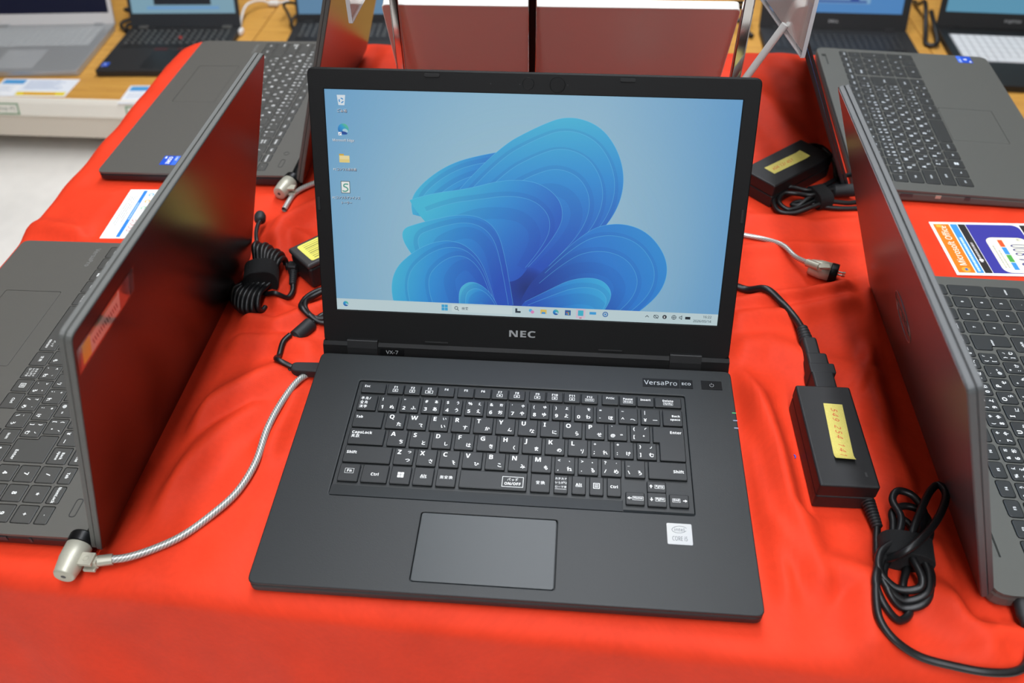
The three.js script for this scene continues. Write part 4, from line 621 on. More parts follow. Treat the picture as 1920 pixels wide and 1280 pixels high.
{ // grey laptop with its patterned grey keyboard, lid back to the middle
  const z = [[46.5, 57.5], [61, 76], [79.4, 94.4], [97.8, 112.8], [116.2, 131.2], [134.6, 149.6]], keys = [], K = (a, b, i, l, o = {}) => keys.push({ p: rect(a, b, ...z[i]), l, ...o }), far = [-142, -125.5, -107, -88.5, -70, -51.5, -33, -14.5, 3.8, 22, 38.9, 54.6, 69.8, 86.6, 101.7];
  ['esc', 'F1', 'F2', 'F3', 'F4', 'F5', 'F6', 'F7', 'F8', 'F9', 'F10', 'F11', 'F12', 'prt', 'home', 'end', 'ins', 'del'].forEach((n, i) => K(-158 + i * 18.5, -158 + i * 18.5 + 15.5, 0, n, { s: 3 }));
  const prev = (i) => (i ? far[i - 1] + 2.8 : -158);
  K(prev(0), far[0], 1, '半/全', { s: 2.8 }); NUM.forEach((l, i) => K(prev(i + 1), far[i + 1], 1, l)); K(prev(14), far[14], 1, 'back\nspace', { s: 2.6 });
  const row = (x0, i, labels, ws) => { let x = x0; labels.forEach((l, j) => { K(x, x + ws(j) - 2.8, i, l); x += ws(j); }); return x; };
  K(-158, -134, 2, 'tab', { s: 3.2 }); row(-131.2, 2, QROW, (j) => (j < 8 ? 18.4 : 16)); keys.push({ p: [[82.5, z[2][0]], [101.7, z[2][0]], [101.7, z[3][1]], [88, z[3][1]], [88, z[2][1]], [82.5, z[2][1]]], l: 'enter', s: 3 });
  K(-158, -128.5, 3, 'caps', { s: 3.2 }); row(-125.7, 3, AROW, (j) => (j < 8 ? 18.4 : 16.2));
  K(-158, -119.5, 4, 'shift', { s: 3.2 }); row(-116.7, 4, ZROW, (j) => (j < 8 ? 18.4 : 16.2)); K(82.4, 101.7, 4, 'shift', { s: 3.2 });
  { let x = -158; for (const [w, l] of [[22, 'ctrl'], [17, 'fn'], [17, winMark], [17, 'alt'], [20, '無変換'], [70, ''], [17, '変換'], [17, 'かな'], [17, 'ctrl']]) { K(x, x + w - 2.8, 5, l, { s: 3 }); x += w; } K(x, x + 15, 5, arrowMark(-1, 0)); keys.push({ p: rect(x + 17.5, x + 31, z[5][0], 141), l: arrowMark(0, -1) }, { p: rect(x + 17.5, x + 31, 143.2, z[5][1]), l: arrowMark(0, 1) }); K(x + 33.5, 101.7, 5, arrowMark(1, 0)); }
  const nc = [[105, 120.5], [123.4, 138.9], [141.7, 156.8], [159.8, 174.6]], N = (c, i, l) => keys.push({ p: rect(nc[c][0], nc[c][1], ...z[i]), l, s: 3.6 });
  ['num\nlock', '/', '*', '-'].forEach((l, i) => N(i, 1, l)); [['7', '8', '9'], ['4', '5', '6'], ['1', '2', '3']].forEach((q, j) => q.forEach((l, i) => N(i, j + 2, l))); keys.push({ p: rect(nc[0][0], nc[1][1], ...z[5]), l: '0', s: 3.6 }); N(2, 5, '.');
  keys.push({ p: rect(...nc[3], z[2][0], z[3][1]), l: '+', s: 3.6 }, { p: rect(...nc[3], z[4][0], z[5][1]), l: 'enter', s: 3 });
  const t = thing('laptop', 'dark grey laptop beside the adapter marked 549 254 141, oval logo on its lid', 'laptop', 'laptops on the red table');
  t.position.set(0.3345, 0, 0.033); t.rotation.y = 1.5641;
  const r = buildLaptop(t, { x: [-170, 188], z: [13, 245], cuts: [[-139, -106, 22.5, 28]], pad: [-60, 55, 160, 235], keys, keyColor: '#2e3132', ink: '#e6e8e8', deck: M.greyDeck, scale: 5.5, keyTop: 0.6, corner: 12, r: 2, h: 19,
    lid: { x: [-165, 191], length: 228, from: -5, y: 7, z: 10, angle: 112.1, thick: 8.5, mat: M.greyLid, edge: std(0x4f5152, 0.48, 0.05), corner: 5 } });
  const logo = part(r.lid, 'maker_logo', dellRing(0.021).rotateY(Math.PI).translate(0.01, 0.118, -0.0003), std(0x8a8c90, 0.3, 0.7), 'embossed oval logo with four letters');
  part(logo, 'lettering', letters('DELL', 0.0105, 0.0005, 1).rotateY(Math.PI).translate(0.01, 0.118, -0.0002), std(0x8a8c90, 0.3, 0.7));
}
{ // light-keyed grey laptop with a blue sticker
  const keys = jis(-172, 172, [[46, 56], [59, 74], [77, 92], [95, 110], [113, 128], [131, 147]], 18.0);
  const t = thing('laptop', 'grey laptop with a blue corner sticker, beyond the orange and blue price card', 'laptop', 'laptops on the red table');
  t.position.set(0.3631, 0, -0.505); t.rotation.y = 1.515;
  const r = buildLaptop(t, { x: [-190, 182], z: [14, 254], cuts: [[128, 160, 19, 25]], pad: [-66, 17, 150, 217], keys, keyColor: '#2f3131', ink: '#d9e0e4', deck: M.greyDeck, scale: 5, keyTop: 0.6, corner: 12, r: 1.6,
    lid: { x: [-188, 180], length: 230, from: -4, y: 9, angle: 116.6, thick: 7.5, mat: std(0x202224, 0.35), edge: std(0x1f2022, 0.45), corner: 5 } });
  for (const z of [35, 70, 105, 137]) part(t, 'port', box(0.0008, 0.004, z < 100 ? 0.014 : 0.006, -0.1901, 0.0105, z * mm), z === 105 ? M.lockGrey : M.socket);
  stickOn(r.base, blueBadge('i5'), [159, 180, 211, 231], 'small blue processor sticker');
}
{ // silver laptop turned away
  const keys = jis(-168, 168, [[40, 50], [53, 68], [71, 86], [89, 104], [107, 122], [125, 140]], 17.6);
  const t = thing('laptop', 'silver laptop turned away, white-edged lid back behind the steel uprights', 'laptop', 'laptops on the red table');
  t.position.set(0.0147, 0, -0.3957); t.rotation.y = 3.1566;
  const silver = std(0xb8ada6, 0.4, 0.45), white = std(0xf0ede6, 0.5);
  buildLaptop(t, { x: [-178, 178], z: [12, 248], pad: [-60, 50, 150, 230], keys, keyColor: '#b9b9b6', ink: '#5a5a58', deck: std(0xb9b9b6, 0.45, 0.5), scale: 3, keyTop: 0.5, corner: 9, h: 15,
    lid: { x: [-178.5, 178.5], length: 236, from: -2, y: 12, angle: 115.1, thick: 10, back: 0.2, mat: silver, edge: white, corner: 6, barrels: [[-140, 140]] } });
}

// ---------------------------------------------------------------- adapters, cords, locks
const tapeCanvas = (str, w, h) => canvas(w, h, (g) => {
  g.fillStyle = '#c8bb60'; g.fillRect(0, 0, w, h);
  for (let i = 0; i < 900; i++) { g.fillStyle = rnd() < 0.5 ? 'rgba(245,232,140,0.25)' : 'rgba(150,135,40,0.16)'; g.fillRect(rnd() * w, rnd() * h, 2 + rnd() * 16, 1 + rnd() * 3); }
  g.lineWidth = h * 0.045; g.strokeStyle = g.fillStyle = '#c2321c'; g.save(); g.translate(w * 0.08, h * 0.5); g.transform(1, 0, -0.12, 1, 0, 0); g.font = 'italic ' + h * 0.44 + 'px sans-serif'; g.textBaseline = 'middle'; g.fillText(str, 0, 0, w * 0.84); g.restore();
});
// a strip of paper tape lying on a block, its end lifting
function tapeGeo(len, wid, lift) {
  const g = new THREE.PlaneGeometry(len, wid, 20, 1).rotateX(-Math.PI / 2), p = g.attributes.position;
  for (let i = 0; i < p.count; i++) { const k = Math.max(0, (p.getX(i) / len + 0.5 - 0.86) / 0.14); p.setY(i, 0.0003 + lift * k * k); }
  g.computeVertexNormals(); return g;
}
const ribs = (a, b, r0, r1, n) => {                                        // ribbed strain relief
  const pr = [], L = V(...b).sub(V(...a)).length(); pr.push([0.0001, 0]);
  for (let i = 0; i < n; i++) { const k = i / (n - 1), r = r0 + (r1 - r0) * k, s = L / n; pr.push([r, i * s + 0.05 * s], [r, i * s + 0.6 * s], [r * 0.72, i * s + 0.68 * s], [r * 0.72, i * s + 0.97 * s]); }
  pr.push([0.0001, L]); return turned(a, b, pr, 14);
};
// a hank of cord strapped in the middle: n turns between the ends a and b
function hank(a, b, n, wide, r, high, seed0, waist = 0.35) {
  seed = seed0; const A = V(...a), B = V(...b), ax = B.clone().sub(A), L = ax.length(); ax.normalize(); const sd = V(-ax.z, 0, ax.x), pts = [];
  const at = (s, w, y) => { const q = A.clone().addScaledVector(ax, s * L).addScaledVector(sd, w); return [q.x, y, q.z]; };
  for (let k = 0; k < n; k++) {
    const e = () => (rnd() - 0.5), w = wide * (0.55 + 0.45 * (k % 2 ? 1 : 0.6) + 0.25 * e()), y = r + high * (k / n), y2 = r + high * ((k * 0.618) % 1), s0 = 0.02 + 0.10 * rnd(), s1 = 0.98 - 0.12 * rnd(), m = 0.46 + 0.06 * e(), off = wide * 0.3 * e();
    pts.push(at(m, w * waist * 0.9 + off, y + 0.002), at((s0 + m) / 2, w + off, y), at(s0, w * 0.35 + off, y2), at(s0 + 0.02, -w * 0.4 + off, y2), at((s0 + m) / 2, -w + off, y), at(m, -w * waist + off, y + 0.002), at((s1 + m) / 2, -w + off, y2), at(s1, -w * 0.4 + off, y), at(s1 - 0.02, w * 0.4 + off, y), at((s1 + m) / 2 + 0.02, w + off, y2));
  }
  return pts;
}
const strapGeo = (a, b, w, h) => {                                            // a band round a hank: a wide flat ring
  const A = V(...a), B = V(...b), d = B.clone().sub(A), L = d.length(), s = new THREE.Shape(), n = 28;
  for (let i = 0; i < n; i++) { const q = i / n * Math.PI * 2, c = Math.cos(q), k = Math.sin(q), x = Math.sign(c) * Math.pow(Math.abs(c), 0.7) * w, y = Math.sign(k) * Math.pow(Math.abs(k), 0.8) * h; i ? s.lineTo(x, y) : s.moveTo(x, y); }
  const g = new THREE.ExtrudeGeometry(s, { depth: L, bevelEnabled: true, bevelSize: 0.0006, bevelThickness: 0.0006, bevelSegments: 1, curveSegments: 6 });
  return g.applyQuaternion(new THREE.Quaternion().setFromUnitVectors(V(0, 0, 1), d.normalize())).translate(A.x, A.y, A.z);
};
const loop = (...p) => p;

{ // adapter with red figures on yellow tape, between the two laptops
  const t = thing('power_adapter', 'black power adapter with yellow tape reading 549 254 141', 'power adapter', 'power adapters on the red table');
  const b = part(t, 'adapter_body', rbox(0.046, 0.0145, 0.106, 0.002, 0, 0.0228, 0), M.brick); b.position.set(0.2608, 0, 0.0715); b.rotation.y = 0.012;
  part(b, 'lower_half', rbox(0.0452, 0.0155, 0.1055, 0.002, 0, 0.0079, 0), M.brick);
  part(b, 'lamp_mark', box(0.0016, 0.0002, 0.0042, 0.0145, 0.03005, 0.041), std(0x3c3c3c, 0.5));
  const tape = part(b, 'tape_label', tapeGeo(0.061, 0.0155, 0.0035).rotateY(-Math.PI / 2), std(0xffffff, 0.55, 0, { map: texture(tapeCanvas('5 4 9   2 5 4   1 4 1', 700, 180)) }), 'yellow masking tape with red handwriting'); tape.position.set(0.0025, 0.03, -0.0015); tape.rotation.y = -0.055;
  // mains side
  part(t, 'mains_cord', tube(lay([[0.16, 0.006, -0.165], [0.185, 0.006, -0.150], [0.2036, 0.008, -0.1398], [0.2192, 0.006, -0.1331], [0.235, 0.005, -0.122], [0.2501, 0.006, -0.1089], [0.2594, 0.009, -0.0904], [0.2628, 0.013, -0.0699]], 0.0037), 0.0037, 70, 10), M.cord);
  part(t, 'strain_relief', ribs([0.2626, 0.0128, -0.072], [0.2632, 0.0138, -0.0505], 0.0054, 0.0066, 5), M.cordMatt);
  part(t, 'mains_connector', merged(rbox(0.0135, 0.013, 0.026, 0.003, 0.2642, 0.0142, -0.041), rbox(0.0185, 0.0165, 0.017, 0.0025, 0.266, 0.0142, -0.0225), rbox(0.0225, 0.0195, 0.012, 0.0015, 0.267, 0.0146, -0.0095), rbox(0.019, 0.0185, 0.026, 0.002, 0.2662, 0.0148, 0.006)), M.cordMatt, 'black moulded mains connector');
  // low-voltage side: relief, bend, hank, strap, tail
  part(t, 'output_relief', ribs([0.2805, 0.0095, 0.1225], [0.2828, 0.0082, 0.146], 0.0054, 0.0042, 9), M.cordMatt);
  const main = [[0.2826, 0.0082, 0.1445], [0.2785, 0.0085, 0.1605], [0.2757, 0.0115, 0.1742], [0.2808, 0.018, 0.1784], [0.289, 0.0305, 0.179], [0.3049, 0.0335, 0.1663], [0.3215, 0.0315, 0.1463], [0.3335, 0.027, 0.1233], [0.3325, 0.023, 0.1128], [0.3254, 0.023, 0.1185], [0.3102, 0.0255, 0.1413], [0.2986, 0.0235, 0.1631]];
  const turnsA = [[0.2960, 0.021, 0.175], [0.2985, 0.0205, 0.195], [0.2965, 0.017, 0.2005], [0.2820, 0.014, 0.2005], [0.2705, 0.019, 0.190], [0.2740, 0.0215, 0.176], [0.2870, 0.022, 0.165], [0.2960, 0.0225, 0.146], [0.2945, 0.021, 0.128], [0.3005, 0.021, 0.1195], [0.3105, 0.020, 0.1215], [0.3165, 0.0185, 0.1335], [0.3120, 0.018, 0.150], [0.3045, 0.018, 0.168], [0.3065, 0.0165, 0.188], [0.3010, 0.0135, 0.2035], [0.2860, 0.0105, 0.2075], [0.2735, 0.013, 0.199], [0.2735, 0.0165, 0.183], [0.2850, 0.0175, 0.167], [0.2915, 0.0165, 0.148], [0.2950, 0.015, 0.1345], [0.3070, 0.0145, 0.1285], [0.3185, 0.0145, 0.1345], [0.3190, 0.0135, 0.150], [0.3095, 0.013, 0.170], [0.3085, 0.0115, 0.190], [0.2990, 0.0085, 0.2095], [0.2840, 0.006, 0.2115], [0.2745, 0.0075, 0.2015], [0.2770, 0.0105, 0.185], [0.2880, 0.012, 0.166], [0.2960, 0.011, 0.143], [0.3040, 0.0095, 0.138], [0.3090, 0.009, 0.150], [0.3000, 0.008, 0.172], [0.2890, 0.0065, 0.196], [0.2890, 0.005, 0.2145], [0.2790, 0.005, 0.2225], [0.2690, 0.006, 0.216], [0.2645, 0.008, 0.203], [0.2690, 0.0105, 0.189], [0.2740, 0.011, 0.179], [0.2700, 0.011, 0.189], [0.2655, 0.0095, 0.200]];
  const tail = [[0.2628, 0.0065, 0.2128], [0.2622, 0.005, 0.2275], [0.2690, 0.0045, 0.238], [0.2865, 0.003, 0.2465], [0.3092, 0.002, 0.2525], [0.3292, 0.002, 0.2560], [0.3465, 0.003, 0.2540], [0.3575, 0.0055, 0.2465], [0.3625, 0.008, 0.2335], [0.3650, 0.0095, 0.222]];
  const all = lay([...main, ...turnsA, ...tail].map(([x, y, z]) => [x, y, z]), 0.0029);
  part(t, 'output_cord', new THREE.TubeGeometry(curve(all), 760, 0.0029, 9), M.cord);
  part(t, 'strap', strapGeo([0.2975, 0.0135, 0.160], [0.2945, 0.0135, 0.1785], 0.0185, 0.0125), M.velcro, 'fuzzy black hook-and-loop strap');
  part(t, 'output_plug', turned([0.3650, 0.0098, 0.2225], [0.3685, 0.0118, 0.196], [[0.0001, 0], [0.0034, 0], [0.0038, 0.006], [0.0052, 0.009], [0.0054, 0.024], [0.0042, 0.026], [0.0001, 0.026]], 16), M.cordMatt);
}
{ // adapter beyond, with short tape
  const t = thing('power_adapter', 'black power adapter with short yellow tape, coiled cord in front of it', 'power adapter', 'power adapters on the red table');
  const b = part(t, 'adapter_body', rbox(0.107, 0.0145, 0.048, 0.002, 0, 0.0228, 0), M.brick); b.position.set(0.2895, 0, -0.3435); b.rotation.y = 0.735;
  part(b, 'lower_half', rbox(0.1065, 0.0155, 0.0475, 0.002, 0, 0.0079, 0), M.brick);
  const tape = part(b, 'tape_label', tapeGeo(0.062, 0.0155, 0.0012), std(0xffffff, 0.55, 0, { map: texture(tapeCanvas('x04 12/ 451', 640, 160)) }), 'short yellow tape with red handwriting'); tape.position.set(-0.002, 0.03, 0.0); tape.rotation.y = -0.03;
  part(t, 'mains_cord', tube(lay([[0.318, 0.018, -0.392], [0.3300, 0.015, -0.408], [0.3460, 0.010, -0.412], [0.3570, 0.006, -0.3904], [0.3525, 0.006, -0.355], [0.3500, 0.007, -0.335], [0.338, 0.008, -0.325]], 0.0032), 0.0032, 60, 9), M.cord);
  const turns = [[0.372, 0.012, -0.352], [0.3500, 0.014, -0.3375], [0.3300, 0.016, -0.318], [0.3080, 0.018, -0.303], [0.2880, 0.016, -0.3115], [0.2760, 0.013, -0.3085], [0.2690, 0.009, -0.292], [0.2730, 0.006, -0.277], [0.2900, 0.006, -0.274], [0.3100, 0.010, -0.281], [0.3300, 0.012, -0.290], [0.3550, 0.010, -0.292], [0.3700, 0.010, -0.300], [0.3600, 0.013, -0.314], [0.3350, 0.016, -0.309], [0.3100, 0.016, -0.296], [0.2950, 0.013, -0.303], [0.2820, 0.012, -0.304], [0.2750, 0.009, -0.290], [0.2840, 0.006, -0.281], [0.3020, 0.008, -0.286], [0.3200, 0.010, -0.298], [0.3450, 0.010, -0.322], [0.3600, 0.010, -0.335], [0.3500, 0.013, -0.328], [0.3280, 0.015, -0.308], [0.3060, 0.013, -0.292], [0.2960, 0.008, -0.286], [0.2900, 0.006, -0.290], [0.3000, 0.007, -0.296], [0.3180, 0.007, -0.289], [0.3400, 0.006, -0.286], [0.3750, 0.006, -0.288]];
  part(t, 'output_cord', new THREE.TubeGeometry(curve(lay(turns, 0.0028)), 420, 0.0028, 8), M.cord);
  part(t, 'strap', strapGeo([0.3145, 0.0115, -0.297], [0.3290, 0.0115, -0.303], 0.0155, 0.0105), M.velcro, 'fuzzy black hook-and-loop strap');
  part(t, 'cord_filter', turned([0.3335, 0.0135, -0.3105], [0.365, 0.0135, -0.3135], [[0.0001, 0], [0.003, 0], [0.003, 0.004], [0.0068, 0.005], [0.0074, 0.007], [0.0074, 0.029], [0.0066, 0.0315], [0.0001, 0.0315]], 18), M.cordMatt);
}
{ // adapter with printed yellow label, cord bundle by the black lid
  const t = thing('power_adapter', 'grey-topped power adapter with printed yellow label, half behind the middle screen', 'power adapter', 'power adapters on the red table');
  const b = part(t, 'adapter_body', rbox(0.096, 0.006, 0.040, 0.0025, 0, 0.0298, 0), std(0x3a3838, 0.45)); b.position.set(-0.2065, 0, -0.1595); b.rotation.y = 0.80;
  part(b, 'lower_half', rbox(0.0945, 0.0265, 0.0388, 0.004, 0, 0.0138, 0), M.brick);
  const cv = canvas(420, 240, (g) => { g.fillStyle = '#ece36a'; g.fillRect(0, 0, 420, 240); g.strokeStyle = g.fillStyle = '#57542a'; g.lineWidth = 3; for (let i = 0; i < 9; i++) { g.globalAlpha = 0.7; g.fillRect(26, 22 + i * 23, 90 + rnd() * 170, 4 + (i % 3) * 3); } g.globalAlpha = 1; g.beginPath(); g.moveTo(330, 30); g.lineTo(372, 100); g.lineTo(288, 100); g.closePath(); g.stroke(); g.fillRect(328, 54, 4, 26); g.beginPath(); g.arc(330, 150, 22, 0.5, 5.6); g.stroke(); });
  const lg = slab(P(roundPoly(rect(-40, 40, -15.5, 15.5), 3, 3)), 0.00015, 0, [], 0); { const p = lg.attributes.position, u = lg.attributes.uv; for (let i = 0; i < p.count; i++) u.setXY(i, p.getX(i) / 0.08 + 0.5, 0.5 - p.getZ(i) / 0.031); }
  const lb = part(b, 'printed_label', lg, std(0xffffff, 0.45, 0, { map: texture(cv) }), 'yellow printed warning label'); lb.position.y = 0.03285; 
  part(t, 'elbow', merged(rbox(0.010, 0.0115, 0.011, 0.002, -0.2505, 0.0125, -0.1325)), M.cordMatt);
  part(t, 'output_relief', ribs([-0.2500, 0.0125, -0.1325], [-0.2458, 0.0085, -0.110], 0.0046, 0.0036, 9), M.cordMatt);
  part(t, 'output_cord', tube(lay([[-0.2460, 0.0085, -0.1125], [-0.2443, 0.006, -0.1030], [-0.2470, 0.005, -0.0935], [-0.2566, 0.005, -0.0890], [-0.2694, 0.006, -0.0945], [-0.2767, 0.012, -0.1000], [-0.2800, 0.016, -0.110]], 0.0027), 0.0027, 60, 9), M.cord);
  // fanned hank: separate turns through one band
  const T = [], mid = [-0.2765, 0, -0.1115];
  for (let i = 0; i < 8; i++) {
    const k = i / 7, tx = -0.2935 + 0.031 * k, tz = -0.1575 + 0.012 * k * k + 0.002 * Math.sin(i * 2), bx = -0.3030 + 0.0335 * k, bz = -0.0865 + 0.0195 * Math.sin(k * 2.3) , ym = 0.0125 + 0.0035 * Math.sin(k * Math.PI), mx = mid[0] - 0.0125 + 0.025 * k, y0 = 0.024 - 0.008 * k;
    T.push(tube([[tx + 0.003, y0 - 0.012, tz + 0.004], [tx + 0.001, y0 - 0.004, tz - 0.0005], [tx, y0 + 0.002, tz + 0.002], [tx + 0.003 * (0.4 - k), y0 + 0.005, tz + 0.014], [mx - 0.004 * (k - 0.5), ym + 0.004, mid[2] - 0.012], [mx, ym + 0.004, mid[2] + 0.004], [(mx + bx) / 2 - 0.003, ym + 0.001, mid[2] + 0.013], [bx, 0.019, bz - 0.006], [bx + 0.0006, 0.012, bz + 0.003], [bx + 0.002, 0.0055, bz + 0.001], [bx + 0.0035, 0.004, bz - 0.007]], 0.0027, 44, 8));
  }
  part(t, 'cord_hank', merged(...T), M.cord, 'fanned hank of black cord');
  part(t, 'strap', strapGeo([-0.2800, 0.0165, -0.1225], [-0.2745, 0.0165, -0.1005], 0.0165, 0.0145), M.velcro, 'black fabric strap');
  part(t, 'cord_end', tube([[-0.2915, 0.022, -0.150], [-0.2945, 0.025, -0.158], [-0.3010, 0.0235, -0.176], [-0.3050, 0.021, -0.193], [-0.3060, 0.019, -0.204]], 0.0024, 40, 8), M.cord);
  part(t, 'output_plug', turned([-0.3062, 0.019, -0.2025], [-0.3105, 0.019, -0.2185], [[0.0001, 0], [0.0042, 0.0005], [0.0062, 0.003], [0.0064, 0.010], [0.0050, 0.0145], [0.0001, 0.0155]], 18), M.cordMatt);
}
{ // cord plugged into the middle laptop's side
  const t = thing('power_cable', 'black coiled power cord with a filter barrel, plugged into the middle laptop', 'cord');
  part(t, 'plug', merged(slab(P(roundPoly([[-213.5, 4.5], [-184, 3.2], [-184, 15.8], [-213.5, 15.4]], 6.2, 6)), 0.0098, 0.0018, [], 0.0042, 3)), M.cordMatt);
  part(t, 'strain_relief', ribs([-0.2275, 0.0062, 0.0062], [-0.2120, 0.0088, 0.0100], 0.0034, 0.0042, 5), M.cordMatt);
  part(t, 'lead', tube(lay([[-0.2130, 0.009, 0.0100], [-0.2246, 0.0062, 0.0072], [-0.2301, 0.005, 0.0003], [-0.2314, 0.005, -0.0095], [-0.2291, 0.0055, -0.0212], [-0.2240, 0.0072, -0.0290]], 0.0027), 0.0027, 50, 9), M.cord);
  part(t, 'filter_barrel', turned([-0.2237, 0.0082, -0.0290], [-0.2110, 0.0082, -0.0545], [[0.0001, 0], [0.0030, 0], [0.0030, 0.0035], [0.0066, 0.0042], [0.0072, 0.0055], [0.0072, 0.0255], [0.0066, 0.0272], [0.0001, 0.0275]], 20), M.cordMatt, 'moulded filter barrel');
  const c = [[-0.2120, 0.0075, -0.0525], [-0.2030, 0.0060, -0.0650], [-0.1900, 0.0055, -0.0780], [-0.1860, 0.0070, -0.0950], [-0.1980, 0.0085, -0.1070], [-0.2140, 0.0100, -0.1020], [-0.2245, 0.0105, -0.0900], [-0.2262, 0.0105, -0.0760], [-0.2215, 0.0105, -0.0640], [-0.2094, 0.0105, -0.0590], [-0.1950, 0.0105, -0.0620], [-0.1850, 0.0110, -0.0740], [-0.1850, 0.0120, -0.0900], [-0.1960, 0.0125, -0.1000], [-0.2100, 0.0125, -0.0970], [-0.2195, 0.0115, -0.0880], [-0.2222, 0.0095, -0.0765], [-0.2165, 0.0080, -0.0620], [-0.2019, 0.0070, -0.0570], [-0.1880, 0.0070, -0.0640], [-0.1780, 0.0070, -0.0800], [-0.1650, 0.0060, -0.1000], [-0.1500, 0.0050, -0.1250]];
  part(t, 'coil', new THREE.TubeGeometry(curve(lay(c, 0.0030)), 300, 0.0030, 9), M.cord);
}
// steel cable locks
const twist = canvas(64, 64, (g) => { g.fillStyle = '#bcbcb7'; g.fillRect(0, 0, 64, 64); g.lineWidth = 7; for (let i = -64; i < 128; i += 21.34) { g.strokeStyle = '#8b8b86'; g.beginPath(); g.moveTo(i, 64); g.lineTo(i + 64, 0); g.stroke(); } });
const cableMat = (len) => { const tx = texture(twist), bp = texture(twist, false); for (const q of [tx, bp]) { q.wrapS = q.wrapT = THREE.RepeatWrapping; q.repeat.set(Math.round(len / 0.009), 2); } return std(0xffffff, 0.35, 0.3, { map: tx, bumpMap: bp, bumpScale: 0.00015, clearcoat: 0.6, clearcoatRoughness: 0.15 }); };
function lockHead(t, a, b, collar = 0.35) {                                          // barrel from its key end a to its nose b
  const L = V(...a).distanceTo(V(...b));
  const body = part(t, 'lock_barrel', turned(a, b, [[0.0001, 0.0006], [0.0018, 0.0006], [0.0018, 0], [0.0068, 0], [0.0080, 0.0016], [0.0094, L * 0.36], [0.0094, L * 0.37], [0.0097, L * 0.38], [0.0097, L * 0.74], [0.0001, L * 0.74]], 28), M.lockGrey, 'grey metal lock barrel');
  part(body, 'keyhole', turned(a, b, [[0.0001, -0.0001], [0.0019, -0.0001], [0.0019, 0.0006], [0.0001, 0.0006]], 14), M.socket);
  part(body, 'collar', turned(a, b, [[0.0001, L * 0.74], [0.0099, L * 0.74], [0.0101, L * 0.78], [0.0101, L * 0.96], [0.0094, L], [0.0001, L]], 28), M.gloss);
}
{
  const t = thing('cable_lock', 'grey laptop lock on the near black laptop, steel cable curving to the middle', 'cable lock', 'steel cable locks');
  lockHead(t, [-0.3222, 0.0125, 0.2335], [-0.3222, 0.0125, 0.1985]);
  part(t, 'clevis', merged(rbox(0.0105, 0.0032, 0.0105, 0.0008, -0.3085, 0.0170, 0.2205), rbox(0.0095, 0.0030, 0.0100, 0.0008, -0.3080, 0.0085, 0.2205), rbox(0.006, 0.008, 0.006, 0.0008, -0.3045, 0.0125, 0.2200), new THREE.TorusGeometry(0.0019, 0.0004, 6, 20).rotateX(Math.PI / 2).translate(-0.3090, 0.0187, 0.2205)), M.lockGrey, 'riveted metal clevis');
  part(t, 'ferrule', merged(rod([-0.3050, 0.0125, 0.2195], [-0.2925, 0.0115, 0.2160], 0.0043, 0.0043, 6)), M.lockGrey);
  part(t, 'steel_cable', new THREE.TubeGeometry(curve(lay([[-0.2935, 0.0116, 0.2163], [-0.2844, 0.009, 0.2125], [-0.2682, 0.006, 0.2025], [-0.2503, 0.005, 0.1890], [-0.234, 0.0042, 0.1690], [-0.2218, 0.0042, 0.1463], [-0.2156, 0.0042, 0.1161], [-0.2136, 0.0042, 0.0843], [-0.2105, 0.0042, 0.0503], [-0.2040, 0.0038, 0.0217], [-0.1960, 0.0036, 0.0080], [-0.1870, 0.0036, -0.005]], 0.0031)), 160, 0.0031, 12), cableMat(0.28));
}
{
  const t = thing('cable_lock', 'grey laptop lock in the corner of the far black laptop', 'cable lock', 'steel cable locks');
  lockHead(t, [-0.3045, 0.0122, -0.2672], [-0.2960, 0.0122, -0.3000]);
  part(t, 'clevis', merged(rbox(0.009, 0.003, 0.009, 0.0008, -0.2915, 0.0155, -0.276), rbox(0.009, 0.003, 0.009, 0.0008, -0.2915, 0.0085, -0.276)), M.lockGrey);
  part(t, 'steel_cable', new THREE.TubeGeometry(curve(lay([[-0.2930, 0.0060, -0.2440], [-0.2928, 0.0062, -0.2560], [-0.2905, 0.0066, -0.2740], [-0.2850, 0.0060, -0.2880], [-0.2722, 0.0055, -0.3027], [-0.2500, 0.0050, -0.3220], [-0.2200, 0.0045, -0.3350]], 0.0031)), 90, 0.0031, 12), cableMat(0.13));
}
{
  const t = thing('cable_lock', 'loose laptop lock with bare pins lying on the red cloth', 'cable lock', 'steel cable locks');
  lockHead(t, [0.2865, 0.0115, -0.1705], [0.3135, 0.0115, -0.1595]);
  part(t, 'pins', merged(rod([0.3130, 0.0135, -0.1612], [0.3190, 0.0135, -0.1588], 0.0009), rod([0.3128, 0.0105, -0.1605], [0.3188, 0.0105, -0.1580], 0.0009), box(0.003, 0.0018, 0.0022, 0.3192, 0.0135, -0.1586), box(0.003, 0.0018, 0.0022, 0.3190, 0.0105, -0.1579)), M.steel, 'bright steel locking pins');
  part(t, 'clip', merged(rbox(0.011, 0.0028, 0.0065, 0.0007, 0.2975, 0.0215, -0.158), rbox(0.004, 0.005, 0.0075, 0.0007, 0.2935, 0.0200, -0.1585)), M.lockGrey);
  part(t, 'ferrule', rod([0.2830, 0.0172, -0.1695], [0.2930, 0.0200, -0.1590], 0.0042, 0.0042, 6), M.lockGrey);
  part(t, 'steel_cable', new THREE.TubeGeometry(curve(lay([[0.17, 0.004, -0.240], [0.2000, 0.0040, -0.2340], [0.2285, 0.0042, -0.2276], [0.2480, 0.0045, -0.2215], [0.2652, 0.0070, -0.2045], [0.2755, 0.0110, -0.1870], [0.2840, 0.0170, -0.1690]], 0.0027)), 100, 0.0027, 12), cableMat(0.15));
}

